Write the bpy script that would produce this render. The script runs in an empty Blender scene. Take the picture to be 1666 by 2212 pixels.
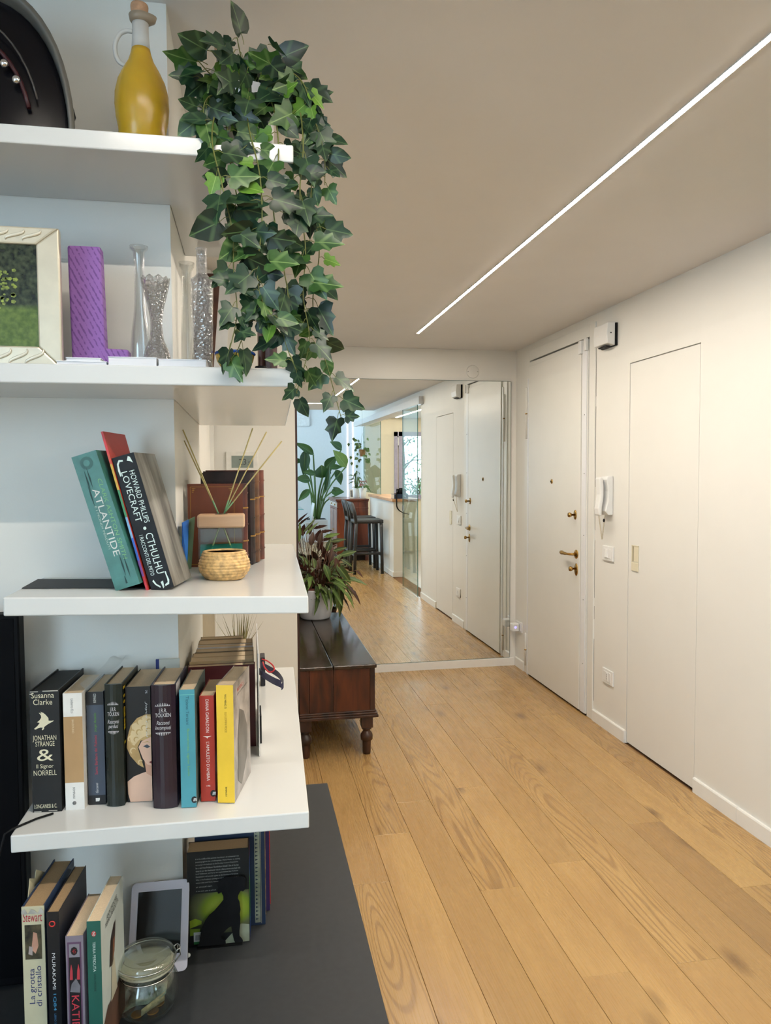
import bpy, bmesh, math, random
from mathutils import Vector as V, Matrix, Euler
random.seed(7)
R_ = math.radians
scn = bpy.context.scene
COL = scn.collection

# ------------------------------------------------------------------ camera
CAMF, YAW, PITCH, ROLL, EYE = 1608.84, 0.181406, 0.0500191, -0.00538737, V((0, 0, 1.5))
fwd = V((math.sin(YAW)*math.cos(PITCH), math.cos(YAW)*math.cos(PITCH), -math.sin(PITCH)))
rt0 = V((math.cos(YAW), -math.sin(YAW), 0)); up0 = rt0.cross(fwd)
rt = rt0*math.cos(ROLL) + up0*math.sin(ROLL); upv = -rt0*math.sin(ROLL) + up0*math.cos(ROLL)
cd = bpy.data.cameras.new('camera'); cam = bpy.data.objects.new('camera', cd); COL.objects.link(cam)
cd.sensor_fit = 'HORIZONTAL'; cd.sensor_width = 36.0; cd.lens = 36.0*CAMF/1666.0; cd.clip_start = 0.02
cm = Matrix((rt, upv, -fwd)).transposed().to_4x4(); cm.translation = EYE
cam.matrix_world = cm; scn.camera = cam

# ------------------------------------------------------------------ sky, daylight, exposure
w = bpy.data.worlds.new('world'); scn.world = w; w.use_nodes = True
wb = w.node_tree.nodes['Background']; wb.inputs[0].default_value = (0.62, 0.80, 1.0, 1); wb.inputs[1].default_value = 7.8
scn.view_settings.view_transform = 'Standard'; scn.view_settings.look = 'None'
scn.view_settings.gamma = 1.0; scn.view_settings.use_curve_mapping = False
scn.view_settings.exposure = 0.16
scn.cycles.use_denoising = True
scn.cycles.max_bounces = 8; scn.cycles.diffuse_bounces = 3; scn.cycles.use_light_tree = False; scn.cycles.glossy_bounces = 4; scn.cycles.transmission_bounces = 6;
scn.cycles.use_adaptive_sampling = True; scn.cycles.adaptive_threshold = .1; scn.cycles.adaptive_min_samples = 16; scn.cycles.transparent_max_bounces = 14
scn.cycles.sample_clamp_indirect = 6.0
LED_STRENGTH = 258.0
def portal(name, loc, rot, sx, sy):
    l = bpy.data.lights.new(name, 'AREA'); l.shape = 'RECTANGLE'; l.size = sx; l.size_y = sy
    l.cycles.is_portal = True
    o = bpy.data.objects.new(name, l); COL.objects.link(o); o.location = loc; o.rotation_euler = rot
portal('window_portal', (-2.66, -2.95, 1.75), (0, R_(-90), 0), 2.9, 3.5)
portal('kitchen_window_portal', (3.25, -2.52, 1.56), (R_(90), 0, 0), .8, 1.12)

# ------------------------------------------------------------------ helpers: pixel rays onto real planes
def ray(x, y): return fwd + rt*((x-833)/CAMF) + upv*((1106-y)/CAMF)
def hX(x, y, X): d = ray(x, y); return EYE + d*(X/d.x)
def hY(x, y, Y): d = ray(x, y); return EYE + d*(Y/d.y)
def hZ(x, y, Z): d = ray(x, y); return EYE + d*((Z-1.5)/d.z)
def dep(P): return (P-EYE).dot(fwd)
XW, YM, H = 2.047, 5.5255, 2.449
MA, MBt = R_(-0.30679), R_(0.36324)
MN = V((math.sin(MBt), -math.cos(MBt)*math.cos(MA), math.sin(MA))).normalized(); MC = V((1.0, YM-.012, .1))
def mray(x, y):
    d = ray(x, y); t = (MC-EYE).dot(MN)/d.dot(MN); return EYE+d*t, d-2*d.dot(MN)*MN
def mX(x, y, X): P, d = mray(x, y); return P+d*((X-P.x)/d.x)
def mY(x, y, Y): P, d = mray(x, y); return P+d*((Y-P.y)/d.y)
def mZ(x, y, Z): P, d = mray(x, y); return P+d*((Z-P.z)/d.z)

# ------------------------------------------------------------------ helpers: materials
def lin(c):
    c /= 255.0
    return c/12.92 if c <= .04045 else ((c+.055)/1.055)**2.4
def S(r, g, b): return (lin(r), lin(g), lin(b))
MATS = {}
def nt_new(name):
    m = bpy.data.materials.new(name); m.use_nodes = True
    nt = m.node_tree; return m, nt, nt.nodes['Principled BSDF']
def N(nt, t, **k):
    n = nt.nodes.new(t)
    for a, b in k.items(): setattr(n, a, b)
    return n
def mat(name, rgb, rough=.5, metal=0, var=.06, scale=25, bump=0, bscale=None, coat=0, spec=.5, stretch=None, sss=0):
    """plain procedural material: colour with a little noise, optional relief"""
    if name in MATS: return MATS[name]
    m, nt, b = nt_new(name)
    tc = N(nt, 'ShaderNodeTexCoord'); mp = N(nt, 'ShaderNodeMapping')
    nt.links.new(tc.outputs['Object'], mp.inputs[0])
    if stretch: mp.inputs['Scale'].default_value = stretch
    nz = N(nt, 'ShaderNodeTexNoise'); nz.inputs['Scale'].default_value = scale; nz.inputs['Detail'].default_value = 4
    nt.links.new(mp.outputs[0], nz.inputs['Vector'])
    rp = N(nt, 'ShaderNodeValToRGB'); e = rp.color_ramp.elements
    e[0].position = .3; e[1].position = .7
    e[0].color = (*[max(0, c*(1-var*1.6)) for c in rgb], 1); e[1].color = (*[min(1, c*(1+var)) for c in rgb], 1)
    nt.links.new(nz.outputs['Fac'], rp.inputs[0]); nt.links.new(rp.outputs[0], b.inputs['Base Color'])
    b.inputs['Roughness'].default_value = rough; b.inputs['Metallic'].default_value = metal
    b.inputs['Coat Weight'].default_value = coat; b.inputs['Specular IOR Level'].default_value = spec
    if sss: b.inputs['Subsurface Weight'].default_value = sss; b.inputs['Subsurface Radius'].default_value = (.02, .015, .006)
    if bump:
        n2 = N(nt, 'ShaderNodeTexNoise'); n2.inputs['Scale'].default_value = bscale or scale*4; n2.inputs['Detail'].default_value = 3
        nt.links.new(mp.outputs[0], n2.inputs['Vector'])
        bp = N(nt, 'ShaderNodeBump'); bp.inputs['Strength'].default_value = bump; bp.inputs['Distance'].default_value = .003
        nt.links.new(n2.outputs['Fac'], bp.inputs['Height']); nt.links.new(bp.outputs[0], b.inputs['Normal'])
    MATS[name] = m; return m
def emit(name, rgb, s):
    if name in MATS: return MATS[name]
    m, nt, b = nt_new(name); b.inputs['Base Color'].default_value = (*rgb, 1)
    b.inputs['Emission Color'].default_value = (*rgb, 1); b.inputs['Emission Strength'].default_value = s
    MATS[name] = m; return m
def glass(name, tint=(.97, .99, .98), rough=0.0, ior=1.47, bump=0, bscale=200, vor=False):
    if name in MATS: return MATS[name]
    m, nt, b = nt_new(name); nt.nodes.remove(b); g = N(nt, 'ShaderNodeBsdfGlass')
    g.inputs['Color'].default_value = (*tint, 1); g.inputs['Roughness'].default_value = rough; g.inputs['IOR'].default_value = ior
    if bump:
        tc = N(nt, 'ShaderNodeTexCoord'); n2 = N(nt, 'ShaderNodeTexVoronoi' if vor else 'ShaderNodeTexNoise')
        n2.inputs['Scale'].default_value = bscale; nt.links.new(tc.outputs['Object'], n2.inputs['Vector'])
        bp = N(nt, 'ShaderNodeBump'); bp.inputs['Strength'].default_value = bump; bp.inputs['Distance'].default_value = .004
        nt.links.new(n2.outputs[0], bp.inputs['Height']); nt.links.new(bp.outputs[0], g.inputs['Normal'])
    nt.links.new(g.outputs[0], nt.nodes['Material Output'].inputs[0]); MATS[name] = m; return m
def thin_ior(nt, f, ior):
    '''the far face of a thin pane reflects like the near one'''
    ge = N(nt, 'ShaderNodeNewGeometry'); mr = N(nt, 'ShaderNodeMapRange'); mr.inputs[3].default_value = ior; mr.inputs[4].default_value = 1/ior
    nt.links.new(ge.outputs['Backfacing'], mr.inputs[0]); nt.links.new(mr.outputs[0], f.inputs[0])
def thinglass(name, tint=(.95, .98, .97), ior=1.5):
    """flat pane: straight transmission plus mirror reflection by Fresnel"""
    if name in MATS: return MATS[name]
    m, nt, b = nt_new(name); nt.nodes.remove(b)
    t = N(nt, 'ShaderNodeBsdfTransparent'); t.inputs[0].default_value = (*tint, 1)
    g = N(nt, 'ShaderNodeBsdfGlossy'); g.inputs['Roughness'].default_value = 0.0
    f = N(nt, 'ShaderNodeFresnel'); thin_ior(nt, f, ior); mx = N(nt, 'ShaderNodeMixShader')
    nt.links.new(f.outputs[0], mx.inputs[0]); nt.links.new(t.outputs[0], mx.inputs[1]); nt.links.new(g.outputs[0], mx.inputs[2])
    nt.links.new(mx.outputs[0], nt.nodes['Material Output'].inputs[0]); MATS[name] = m; return m

# ------------------------------------------------------------------ helpers: meshes and objects
MW = {}
def link(o): COL.objects.link(o); return o
def tag(o, label=None, cat=None, group=None, kind=None):
    if label: o['label'] = label
    if cat: o['category'] = cat
    if group: o['group'] = group
    if kind: o['kind'] = kind
    return o
def thing(name, label, cat, loc=(0, 0, 0), group=None, mw=None):
    o = link(bpy.data.objects.new(name, None)); o.empty_display_size = .05
    m = mw if mw is not None else Matrix.Translation(V(loc))
    o.matrix_world = m; MW[o] = m.copy(); return tag(o, label, cat, group)
class MB:
    def __init__(s): s.v = []; s.f = []; s.sm = []; s.weld = False
    def add(s, vs, fs, smooth=False):
        b = len(s.v); s.v += [V(p) for p in vs]
        for f in fs: s.f.append([b+i for i in f]); s.sm.append(smooth)
        return s
    def box(s, x0, x1, y0, y1, z0, z1, mw=None):
        vs = [V((x, y, z)) for z in (z0, z1) for y in (y0, y1) for x in (x0, x1)]
        if mw is not None: vs = [mw @ p for p in vs]
        return s.add(vs, [(0, 2, 3, 1), (4, 5, 7, 6), (0, 1, 5, 4), (2, 6, 7, 3), (0, 4, 6, 2), (1, 3, 7, 5)])
    def prism(s, pts, d, smooth=False):
        """polygon of 3-D points pushed along the vector d"""
        n = len(pts); d = V(d); pts = [V(p) for p in pts]
        s.add(pts + [p+d for p in pts], [list(range(n))[::-1], [n+i for i in range(n)]])
        b = len(s.v)-2*n
        for i in range(n):
            j = (i+1) % n; s.f.append([b+i, b+j, b+n+j, b+n+i]); s.sm.append(smooth)
        return s
    def lathe(s, prof, c, seg=28, mod=None, ax=None):
        """prof = [(r, h)], around +Z through c (or through the frame ax)"""
        b = len(s.v); c = V(c); s.weld = True
        for k, (r, h) in enumerate(prof):
            for i in range(seg):
                a = 2*math.pi*i/seg; rr, hh = (r, h) if mod is None else mod(r, h, a, k)
                p = V((rr*math.cos(a), rr*math.sin(a), hh))
                s.v.append((ax @ p if ax is not None else p) + c)
        for k in range(len(prof)-1):
            for i in range(seg):
                j = (i+1) % seg; s.f.append([b+k*seg+i, b+k*seg+j, b+(k+1)*seg+j, b+(k+1)*seg+i]); s.sm.append(True)
        for k, rev in ((0, True), (len(prof)-1, False)):
            if prof[k][0] > 1e-6:
                f = [b+k*seg+i for i in range(seg)]; s.f.append(f[::-1] if rev else f); s.sm.append(False)
        return s
    def tube(s, pts, r, seg=8, cap=True):
        pts = [V(p) for p in pts]; n = len(pts); rs = r if isinstance(r, (list, tuple)) else [r]*n
        b = len(s.v); ref = None
        for i, p in enumerate(pts):
            t = (pts[min(i+1, n-1)]-pts[max(i-1, 0)]).normalized()
            if ref is None:
                ref = t.orthogonal().normalized()
            else:
                ref = (ref - t*ref.dot(t)).normalized()
            q = t.cross(ref)
            for k in range(seg):
                a = 2*math.pi*k/seg; s.v.append(p + (ref*math.cos(a)+q*math.sin(a))*rs[i])
        for i in range(n-1):
            for k in range(seg):
                j = (k+1) % seg; s.f.append([b+i*seg+k, b+i*seg+j, b+(i+1)*seg+j, b+(i+1)*seg+k]); s.sm.append(True)
        if cap:
            s.f.append([b+k for k in range(seg)][::-1]); s.sm.append(False)
            s.f.append([b+(n-1)*seg+k for k in range(seg)]); s.sm.append(False)
        return s
    def grid(s, rows, smooth=True):
        nr, nc = len(rows), len(rows[0]); b = len(s.v)
        for r in rows: s.v += [V(p) for p in r]
        for i in range(nr-1):
            for j in range(nc-1):
                s.f.append([b+i*nc+j, b+i*nc+j+1, b+(i+1)*nc+j+1, b+(i+1)*nc+j]); s.sm.append(smooth)
        return s
    def ell(s, c, rx, ry, rz, nu=16, nv=10, mw=None):
        rows = []
        for i in range(nv+1):
            t = math.pi*i/nv
            row = []
            for j in range(nu+1):
                a = 2*math.pi*j/nu; p = V((rx*math.sin(t)*math.cos(a), ry*math.sin(t)*math.sin(a), rz*math.cos(t)))
                row.append((mw @ p if mw is not None else p)+V(c))
            rows.append(row)
        return s.grid(rows[::-1])
    def xf(s, m): s.v = [m @ p for p in s.v]; return s
    def mesh(s, name, m):
        me = bpy.data.meshes.new(name); me.from_pydata([tuple(p) for p in s.v], [], s.f); me.update()
        for p, q in zip(me.polygons, s.sm): p.use_smooth = q
        if m: me.materials.append(m)
        return me
    def build(s, name, m, parent=None, label=None, cat=None, group=None, kind=None, origin=None, bevel=0, seg=2):
        if parent is not None:
            inv = MW[parent].inverted(); s.v = [inv @ p for p in s.v]
            mw = MW[parent]
        else:
            if origin is None:
                lo = [min(p[i] for p in s.v) for i in range(3)]; hi = [max(p[i] for p in s.v) for i in range(3)]
                origin = V(((lo[0]+hi[0])/2, (lo[1]+hi[1])/2, lo[2]))
            mw = Matrix.Translation(V(origin)); s.v = [p-V(origin) for p in s.v]
        bm = bmesh.new(); me = s.mesh(name, m); bm.from_mesh(me)
        if s.weld: bmesh.ops.remove_doubles(bm, verts=bm.verts, dist=1e-6); bmesh.ops.dissolve_degenerate(bm, edges=bm.edges, dist=1e-7)
        bmesh.ops.recalc_face_normals(bm, faces=bm.faces); bm.to_mesh(me); bm.free()
        o = link(bpy.data.objects.new(name, me))
        if parent is not None: o.parent = parent
        else: o.matrix_world = mw
        MW[o] = mw.copy()
        if bevel:
            bv = o.modifiers.new('bevel', 'BEVEL'); bv.width = bevel; bv.segments = seg; bv.limit_method = 'ANGLE'; bv.angle_limit = R_(40)
        return tag(o, label, cat, group, kind)
def box(name, m, x0, x1, y0, y1, z0, z1, parent=None, bevel=0, **k):
    return MB().box(min(x0, x1), max(x0, x1), min(y0, y1), max(y0, y1), min(z0, z1), max(z0, z1)).build(name, m, parent, bevel=bevel, **k)
def dup(root, mw, label=None):
    r = root.copy(); link(r); r.matrix_world = mw; MW[r] = mw
    if label: r['label'] = label
    for ch in list(root.children):
        c = ch.copy(); link(c); c.parent = r
        for g in list(ch.children):
            d = g.copy(); link(d); d.parent = c
    return r
def lathe_px(cx, Y, prof, zbase=None):
    """[(half width px, y px)] seen around the column cx at depth Y -> (centre, [(r, h)])"""
    out = []
    for hw, y in prof:
        P = hY(cx, y, Y); out.append((hw*dep(P)/CAMF, P.z))
    c = hY(cx, prof[0][1], Y); cx_ = c.x
    z0 = zbase if zbase is not None else out[0][1]
    c = V((hY(cx, prof[len(prof)//2][1], Y).x, Y, z0))
    out = [(r, max(0, z-z0)) for r, z in out]
    out[0] = (out[0][0], 0)
    return c, out
def shell(prof, t=.002, floor=.004):
    """hollow vessel profile: outside up, inside down"""
    inn = [(max(.0005, r-t), max(h, floor)) for r, h in prof]
    return prof + inn[::-1] + [(0, floor)]
def text(body, m, parent, mw, x0, x1, z0, z1, mode='h', off=.0004, name='lettering', shear=0, keep=False):
    """flat lettering filling the box x0..x1, z0..z1 on the local plane y=0 of the frame mw, facing -y"""
    c = bpy.data.curves.new(name, 'FONT'); c.body = body; c.align_x = 'CENTER'; c.shear = shear; c.resolution_u = 3; c.space_line = .85
    o = bpy.data.objects.new(name, c); tm = o.to_mesh()
    vs = [v.co.copy() for v in tm.vertices]; fs = [list(p.vertices) for p in tm.polygons]; o.to_mesh_clear(); bpy.data.objects.remove(o)
    if not vs: return
    ax, bx = min(v.x for v in vs), max(v.x for v in vs); ay, by = min(v.y for v in vs), max(v.y for v in vs)
    mb = MB(); out = []
    for v in vs:
        u, q = (v.x-ax)/(bx-ax), (v.y-ay)/(by-ay)
        if mode == 'h': x, z = x0+(x1-x0)*u, z0+(z1-z0)*q
        elif mode == 'down': x, z = x0+(x1-x0)*q, z1-(z1-z0)*u
        else: x, z = x1-(x1-x0)*q, z0+(z1-z0)*u
        out.append(mw @ V((x, -off, z)))
    mb.add(out, fs); return mb.build(name, m, parent)
def decal(name, m, parent, mw, pts, off=.0004):
    """flat printed patch: polygon of (x, z) on the frame's y=0 plane"""
    return MB().add([mw @ V((x, -off, z)) for x, z in pts], [list(range(len(pts)))]).build(name, m, parent)
def rect(x0, x1, z0, z1): return [(x0, z0), (x1, z0), (x1, z1), (x0, z1)]
def frame(o, xa, ya, za):
    m = Matrix((xa, ya, za)).transposed().to_4x4(); m.translation = o; return m

# ================================================================== SETTING
M_wall = mat('wall_paint', (.81, .795, .745), .55, var=.012, scale=3, bump=.04, bscale=220)
M_ceil = mat('ceiling_paint', (.77, .755, .745), .7, var=.012, scale=3, bump=.03, bscale=200)
M_door = mat('door_enamel', (.80, .79, .74), .32, var=.012, scale=4)
M_base = mat('baseboard_white', (.86, .85, .81), .35, var=.01)
M_cream = mat('kitchen_cream', (.86, .79, .64), .6, var=.01)
M_white = mat('white_plastic', (.82, .82, .80), .3, var=.01)
M_gap = mat('shadow_gap', (.05, .045, .04), .9)
M_alu = mat('white_aluminium', (.72, .73, .74), .35, metal=.2, var=.02)
M_brass = mat('brass', S(176, 140, 78), .24, metal=1, var=.1)
M_chrome = mat('chrome', (.75, .75, .76), .15, metal=1, var=.02)
M_black = mat('black_matte', (.008, .008, .009), .65, var=.2, spec=.18)

def plank_material(name='oak_plank', figure=None, dark=None):
    m, nt, b = nt_new(name); L = nt.links.new
    ge = N(nt, 'ShaderNodeNewGeometry'); oi = N(nt, 'ShaderNodeObjectInfo')
    rnd = N(nt, 'ShaderNodeVectorMath', operation='SCALE'); rnd.inputs[0].default_value = (17.3, 31.7, 11.1); L(oi.outputs['Random'], rnd.inputs['Scale'])
    ps = N(nt, 'ShaderNodeVectorMath', operation='ADD'); L(ge.outputs['Position'], ps.inputs[0]); L(rnd.outputs[0], ps.inputs[1])
    def mp(sc):
        n = N(nt, 'ShaderNodeVectorMath', operation='MULTIPLY'); n.inputs[1].default_value = sc; L(ps.outputs[0], n.inputs[0]); return n.outputs[0]
    def nz(vec, s, det=3, dist=0):
        n = N(nt, 'ShaderNodeTexNoise'); n.inputs['Scale'].default_value = s; n.inputs['Detail'].default_value = det; n.inputs['Distortion'].default_value = dist
        L(vec, n.inputs['Vector']); return n.outputs['Fac']
    def ma(op, a, bb):
        n = N(nt, 'ShaderNodeMath', operation=op)
        for i, q in enumerate((a, bb)):
            if hasattr(q, 'links') or hasattr(q, 'is_linked'): L(q, n.inputs[i])
            else: n.inputs[i].default_value = q
        return n.outputs[0]
    def mixc(f, a, c):
        n = N(nt, 'ShaderNodeMix', data_type='RGBA'); L(f, n.inputs[0])
        for i, q in ((6, a), (7, c)):
            if hasattr(q, 'is_linked'): L(q, n.inputs[i])
            else: n.inputs[i].default_value = (*q, 1)
        return n.outputs[2]
    def ramp(v, p0, p1):
        n = N(nt, 'ShaderNodeMapRange'); n.inputs[1].default_value = p0; n.inputs[2].default_value = p1; L(v, n.inputs[0]); return n.outputs[0]
    rings_src = nz(mp((4.5, .55, 1)), 1.0, 1.5, .25)
    rings = ma('SINE', ma('MULTIPLY', rings_src, 250.0), 0); rings01 = ma('MULTIPLY_ADD', rings, .5); 
    nt.nodes[-1].inputs[2].default_value = .5
    ringline = ramp(rings01, .60, .95)
    fine = nz(mp((210, 4.5, 1)), 1.0, 2)
    blot = nz(mp((7, 1.2, 1)), 1.0, 3)
    # how strongly this board shows its rings (few boards do)
    rs = N(nt, 'ShaderNodeMath', operation='FRACT'); L(ma('MULTIPLY', oi.outputs['Random'], 7.77), rs.inputs[0])
    strong = ramp(rs.outputs[0], .68, 1.0)
    if figure is not None:
        fv = N(nt, 'ShaderNodeValue'); fv.outputs[0].default_value = figure; strong = fv.outputs[0]
    tone = N(nt, 'ShaderNodeMath', operation='FRACT'); L(ma('MULTIPLY', oi.outputs['Random'], 13.13), tone.inputs[0])
    c = mixc(tone.outputs[0], S(190, 154, 98), S(172, 138, 88))
    dk = N(nt, 'ShaderNodeMath', operation='FRACT'); L(ma('MULTIPLY', oi.outputs['Random'], 29.7), dk.inputs[0])
    c = mixc(ma('MULTIPLY', ramp(dk.outputs[0], .80, .86), .75 if dark is None else dark), c, S(150, 119, 78))
    c = mixc(ramp(blot, .42, .75), c, S(168, 132, 82))
    c = mixc(ma('MULTIPLY', ramp(fine, .55, .8), .3), c, S(134, 98, 58))
    c = mixc(ma('MULTIPLY', ringline, ma('MULTIPLY_ADD', strong, .55)), c, S(122, 89, 53))
    nt.nodes[-1]; 
    # knots
    vo = N(nt, 'ShaderNodeTexVoronoi'); vo.inputs['Scale'].default_value = 1.0; vo.inputs['Randomness'].default_value = 1
    L(mp((4.2, 1.7, 1)), vo.inputs['Vector'])
    kn = ramp(vo.outputs['Distance'], .15, .03)
    c = mixc(ma('MULTIPLY', kn, .75), c, S(92, 64, 38))
    L(c, b.inputs['Base Color']); b.inputs['Roughness'].default_value = .34
    L(ramp(fine, 0, 1), N(nt, 'ShaderNodeMath').inputs[0])
    ro = N(nt, 'ShaderNodeMapRange'); ro.inputs[3].default_value = .2; ro.inputs[4].default_value = .36; L(fine, ro.inputs[0]); L(ro.outputs[0], b.inputs['Roughness'])
    bp = N(nt, 'ShaderNodeBump'); bp.inputs['Strength'].default_value = .12; bp.inputs['Distance'].default_value = .0015
    L(ma('SUBTRACT', 1.0, ma('ADD', ma('MULTIPLY', fine, .5), ma('MULTIPLY', ringline, .5))), bp.inputs['Height']); L(bp.outputs[0], b.inputs['Normal'])
    for n in nt.nodes:
        if n.type == 'MATH' and n.operation == 'MULTIPLY_ADD' and n.inputs[0].is_linked and n.inputs[0].links[0].from_socket == strong: n.inputs[2].default_value = .06
    return m
M_plank = plank_material()
M_plank_fig = plank_material('oak_plank_figured', .8, 0)
M_plank_dark = plank_material('oak_plank_dark', .15, 0)
for n_ in M_plank_dark.node_tree.nodes:
    if n_.type == 'MIX' and n_.inputs[6].is_linked is False: n_.inputs[6].default_value = (*S(152, 120, 78), 1); n_.inputs[7].default_value = (*S(146, 115, 76), 1)
FIG = {(0, 2), (3, 2), (7, 2), (-3, 1), (6, 1)}; DARK = {(5, 1)}

# floor slab and its boards
M_sub = mat('board_joint_dark', S(120, 84, 48), .8)
floor = box('floor', M_sub, -2.7, 4.3, -5.45, 5.7, -.07, -.005, kind='structure')
PW = .155
def board_mesh(w_, l_, m_=None):
    g = .0005; c = .0009; t = .005; mb = MB()
    x, y = w_/2-g, l_/2-g
    lo = [(-x, -y, -t), (x, -y, -t), (x, y, -t), (-x, y, -t)]
    mi = [(-x, -y, -c), (x, -y, -c), (x, y, -c), (-x, y, -c)]
    tp = [(-x+c, -y+c, 0), (x-c, -y+c, 0), (x-c, y-c, 0), (-x+c, y-c, 0)]
    mb.add(lo+mi+tp, [(8, 9, 10, 11)] + [(a, b, b+4, a+4) for k in (0, 4) for a, b in ((k, k+1), (k+1, k+2), (k+2, k+3), (k+3, k))])
    return mb.mesh('plank', m_ or M_plank)
BM = {}
joints = {0: [4.537, 2.511], -1: [3.273], -2: [2.988], -3: [2.633], 2: [4.657, 2.640], 1: [3.374, 2.008], 4: [3.654],
          5: [4.876, 2.878], 7: [3.516], 3: [3.993, 2.013], 6: [4.3, 2.35], -4: [4.1], -5: [3.4]}
rj = random.Random(11)
k0 = math.ceil((-2.6-.80)/PW); 
for k in range(k0, 11):
    x0 = .80+PW*k
    js = sorted(joints.get(k, [rj.uniform(2, 4)]))
    while js[-1] < 5.6: js.append(js[-1]+rj.choice((2.0, 2.0, 1.6)))
    while js[0] > -5.3: js.insert(0, js[0]-rj.choice((2.0, 2.0, 1.8)))
    for a, b in zip(js, js[1:]):
        a, b = max(a, -5.3), min(b, 5.6); x1 = min(x0+PW, 2.42)
        if b-a < .02 or x1-x0 < .02: continue
        if x0+PW > XW+.03 and b > -2.5 and a < -2.5: b = -2.5
        if x0 > XW-.03 and a >= -2.5: continue
        mid = (a+b)/2; sl = 2 if 2.4 < mid < 4.6 else 1 if .6 < mid < 2.4 else 0
        mm_ = M_plank_fig if (k, sl) in FIG else M_plank_dark if (k, sl) in DARK else M_plank
        key = (round(x1-x0, 3), round(b-a, 2), mm_.name)
        if key not in BM: BM[key] = board_mesh(key[0], key[1], mm_)
        o = link(bpy.data.objects.new('plank', BM[key])); o.parent = floor
        o.location = V(((x0+x1)/2, (a+b)/2, 0)) - floor.location
box('floor', mat('kitchen_floor', S(190, 178, 160), .4), XW+.16, 4.2, -2.45, 3.0, -.005, 0, kind='structure', label='pale kitchen floor behind the glass partition')

# ceilings
box('ceiling', M_ceil, -2.7, XW+.2, -.665, 5.7, H, 3.7, kind='structure')
box('ceiling', M_base, -2.7, 2.6, -5.45, -.665, 3.6, 3.7, kind='structure')
box('ceiling', M_ceil, XW+.2, 4.3, -2.6, 3.1, H, 2.6, kind='structure')

# end wall with the mirror
box('wall_back', M_wall, .1, XW+.2, YM, 5.7, 0, H, kind='structure')
# block of wall left of the chest, thermostat face at y=3.6
box('wall_left', M_wall, -2.7, .222, 3.6, 5.7, 0, H, kind='structure')
# wall behind the shelves and its return
box('wall_front', M_wall, -2.7, -.15, 1.602, 2.41, 0, H, kind='structure')
# recessed doorway between
box('wall_recess', M_wall, -2.7, -.172, 2.41, 3.6, 0, H, kind='structure')
d3 = box('door_3', mat('olive_door', S(150, 138, 112), .5, var=.05), -.1725, -.164, 2.62, 3.50, 0, 1.26, kind='structure', label='olive brown panel in the doorway behind the shelves')
box('trim_1', M_base, -.172, -.156, 3.50, 3.53, 0, H-.02, kind='structure')
box('trim_2', M_base, -.172, -.158, 3.555, 3.585, 0, H-.02, kind='structure')
box('brown_strip', mat('dark_brown_strip', S(52, 26, 20), .4, var=.2), .214, .2345, 3.64, 3.66, .5, 1.845, kind='structure', label='dark brown upright strip behind the wall corner')  # thin upright strip in dark brown, just behind the wall corner
box('wall_side', M_wall, -2.7, -2.6, -1.15, 1.602, 0, H, kind='structure')
# living room behind the camera
wl = MB(); wl.box(-2.7, -2.6, -5.45, -4.75, 0, 3.6); wl.box(-2.7, -2.6, -4.75, -1.15, 0, .28); wl.box(-2.7, -2.6, -4.75, -1.15, 3.22, 3.6); wl.box(-2.7, -2.6, -1.15, -.665, H, 3.6)
wl.build('wall_window', M_base, kind='structure')
wf = MB()
for yy in (-4.75, -3.0, -1.2): wf.box(-2.66, -2.60, yy, yy+.05, .28, 3.22)
for zz in (.28, 3.17): wf.box(-2.66, -2.60, -4.75, -1.15, zz, zz+.05)
win1 = wf.build('window_1', M_white, kind='structure')
for ya, yb in ((-4.70, -3.0), (-2.95, -1.2)): box('pane', thinglass('clear_pane'), -2.636, -2.630, ya, yb, .33, 3.17, parent=win1)
M_liv = mat('living_room_white', (.84, .86, .88), .6, var=.01)
box('wall_far', M_liv, -2.7, 2.6, -5.45, -5.3, 0, 3.6, kind='structure')
box('wall_corner', M_liv, 2.42, 2.6, -5.3, -2.5, 0, 3.6, kind='structure')
# right-hand wall round the doors and the kitchen opening
wr = MB()
wr.box(XW, 2.2, 5.318, YM, 0, H); wr.box(XW, 2.2, 4.172, 5.318, 2.402, H); wr.box(XW, 2.2, 3.772, 4.172, 0, H)
wr.box(XW, 2.2, 3.127, 3.772, 2.098, H); wr.box(XW, 2.2, 2.42, 3.127, 0, H); wr.box(XW, 2.2, -.665, 2.42, 2.30, H)
wr.box(XW, 2.2, -2.5, -.665, 2.30, 3.6); wr.box(2.2, 2.25, 3.1, 5.318, 0, H)
wr.build('wall_right', M_wall, kind='structure')
box('wall_counter', M_wall, 2.062, 2.22, -1.17, .744, 0, 1.068, kind='structure')
# kitchen shell
wk = MB(); wk.box(2.2, 2.86, -2.6, -2.45, 0, H); wk.box(3.64, 4.3, -2.6, -2.45, 0, H); wk.box(2.86, 3.64, -2.6, -2.45, 0, 1.0); wk.box(2.86, 3.64, -2.6, -2.45, 2.13, H)
wk.build('wall_kitchen', M_cream, kind='structure')
box('wall_kitchen_side', M_cream, 4.2, 4.3, -2.45, 3.1, 0, H, kind='structure')
box('wall_kitchen_end', M_cream, 2.25, 4.2, 3.0, 3.1, 0, H, kind='structure')
M_pvc = mat('window_frame_shaded', S(170, 166, 190), .4)  # lilac grey puts the shade on the frame into its colour
kf = MB()
for x0, x1 in ((2.74, 2.80), (2.82, 2.89), (3.56, 3.64)): kf.box(x0, x1, -2.46, -2.41, .98, 2.2)
kf.box(2.74, 3.64, -2.46, -2.41, 2.12, 2.2); kf.box(2.74, 3.64, -2.46, -2.41, .96, 1.04)
win2 = kf.build('window_2', M_pvc, kind='structure')
box('pane', thinglass('clear_pane'), 2.89, 3.56, -2.44, -2.436, 1.04, 2.12, parent=win2)
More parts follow.
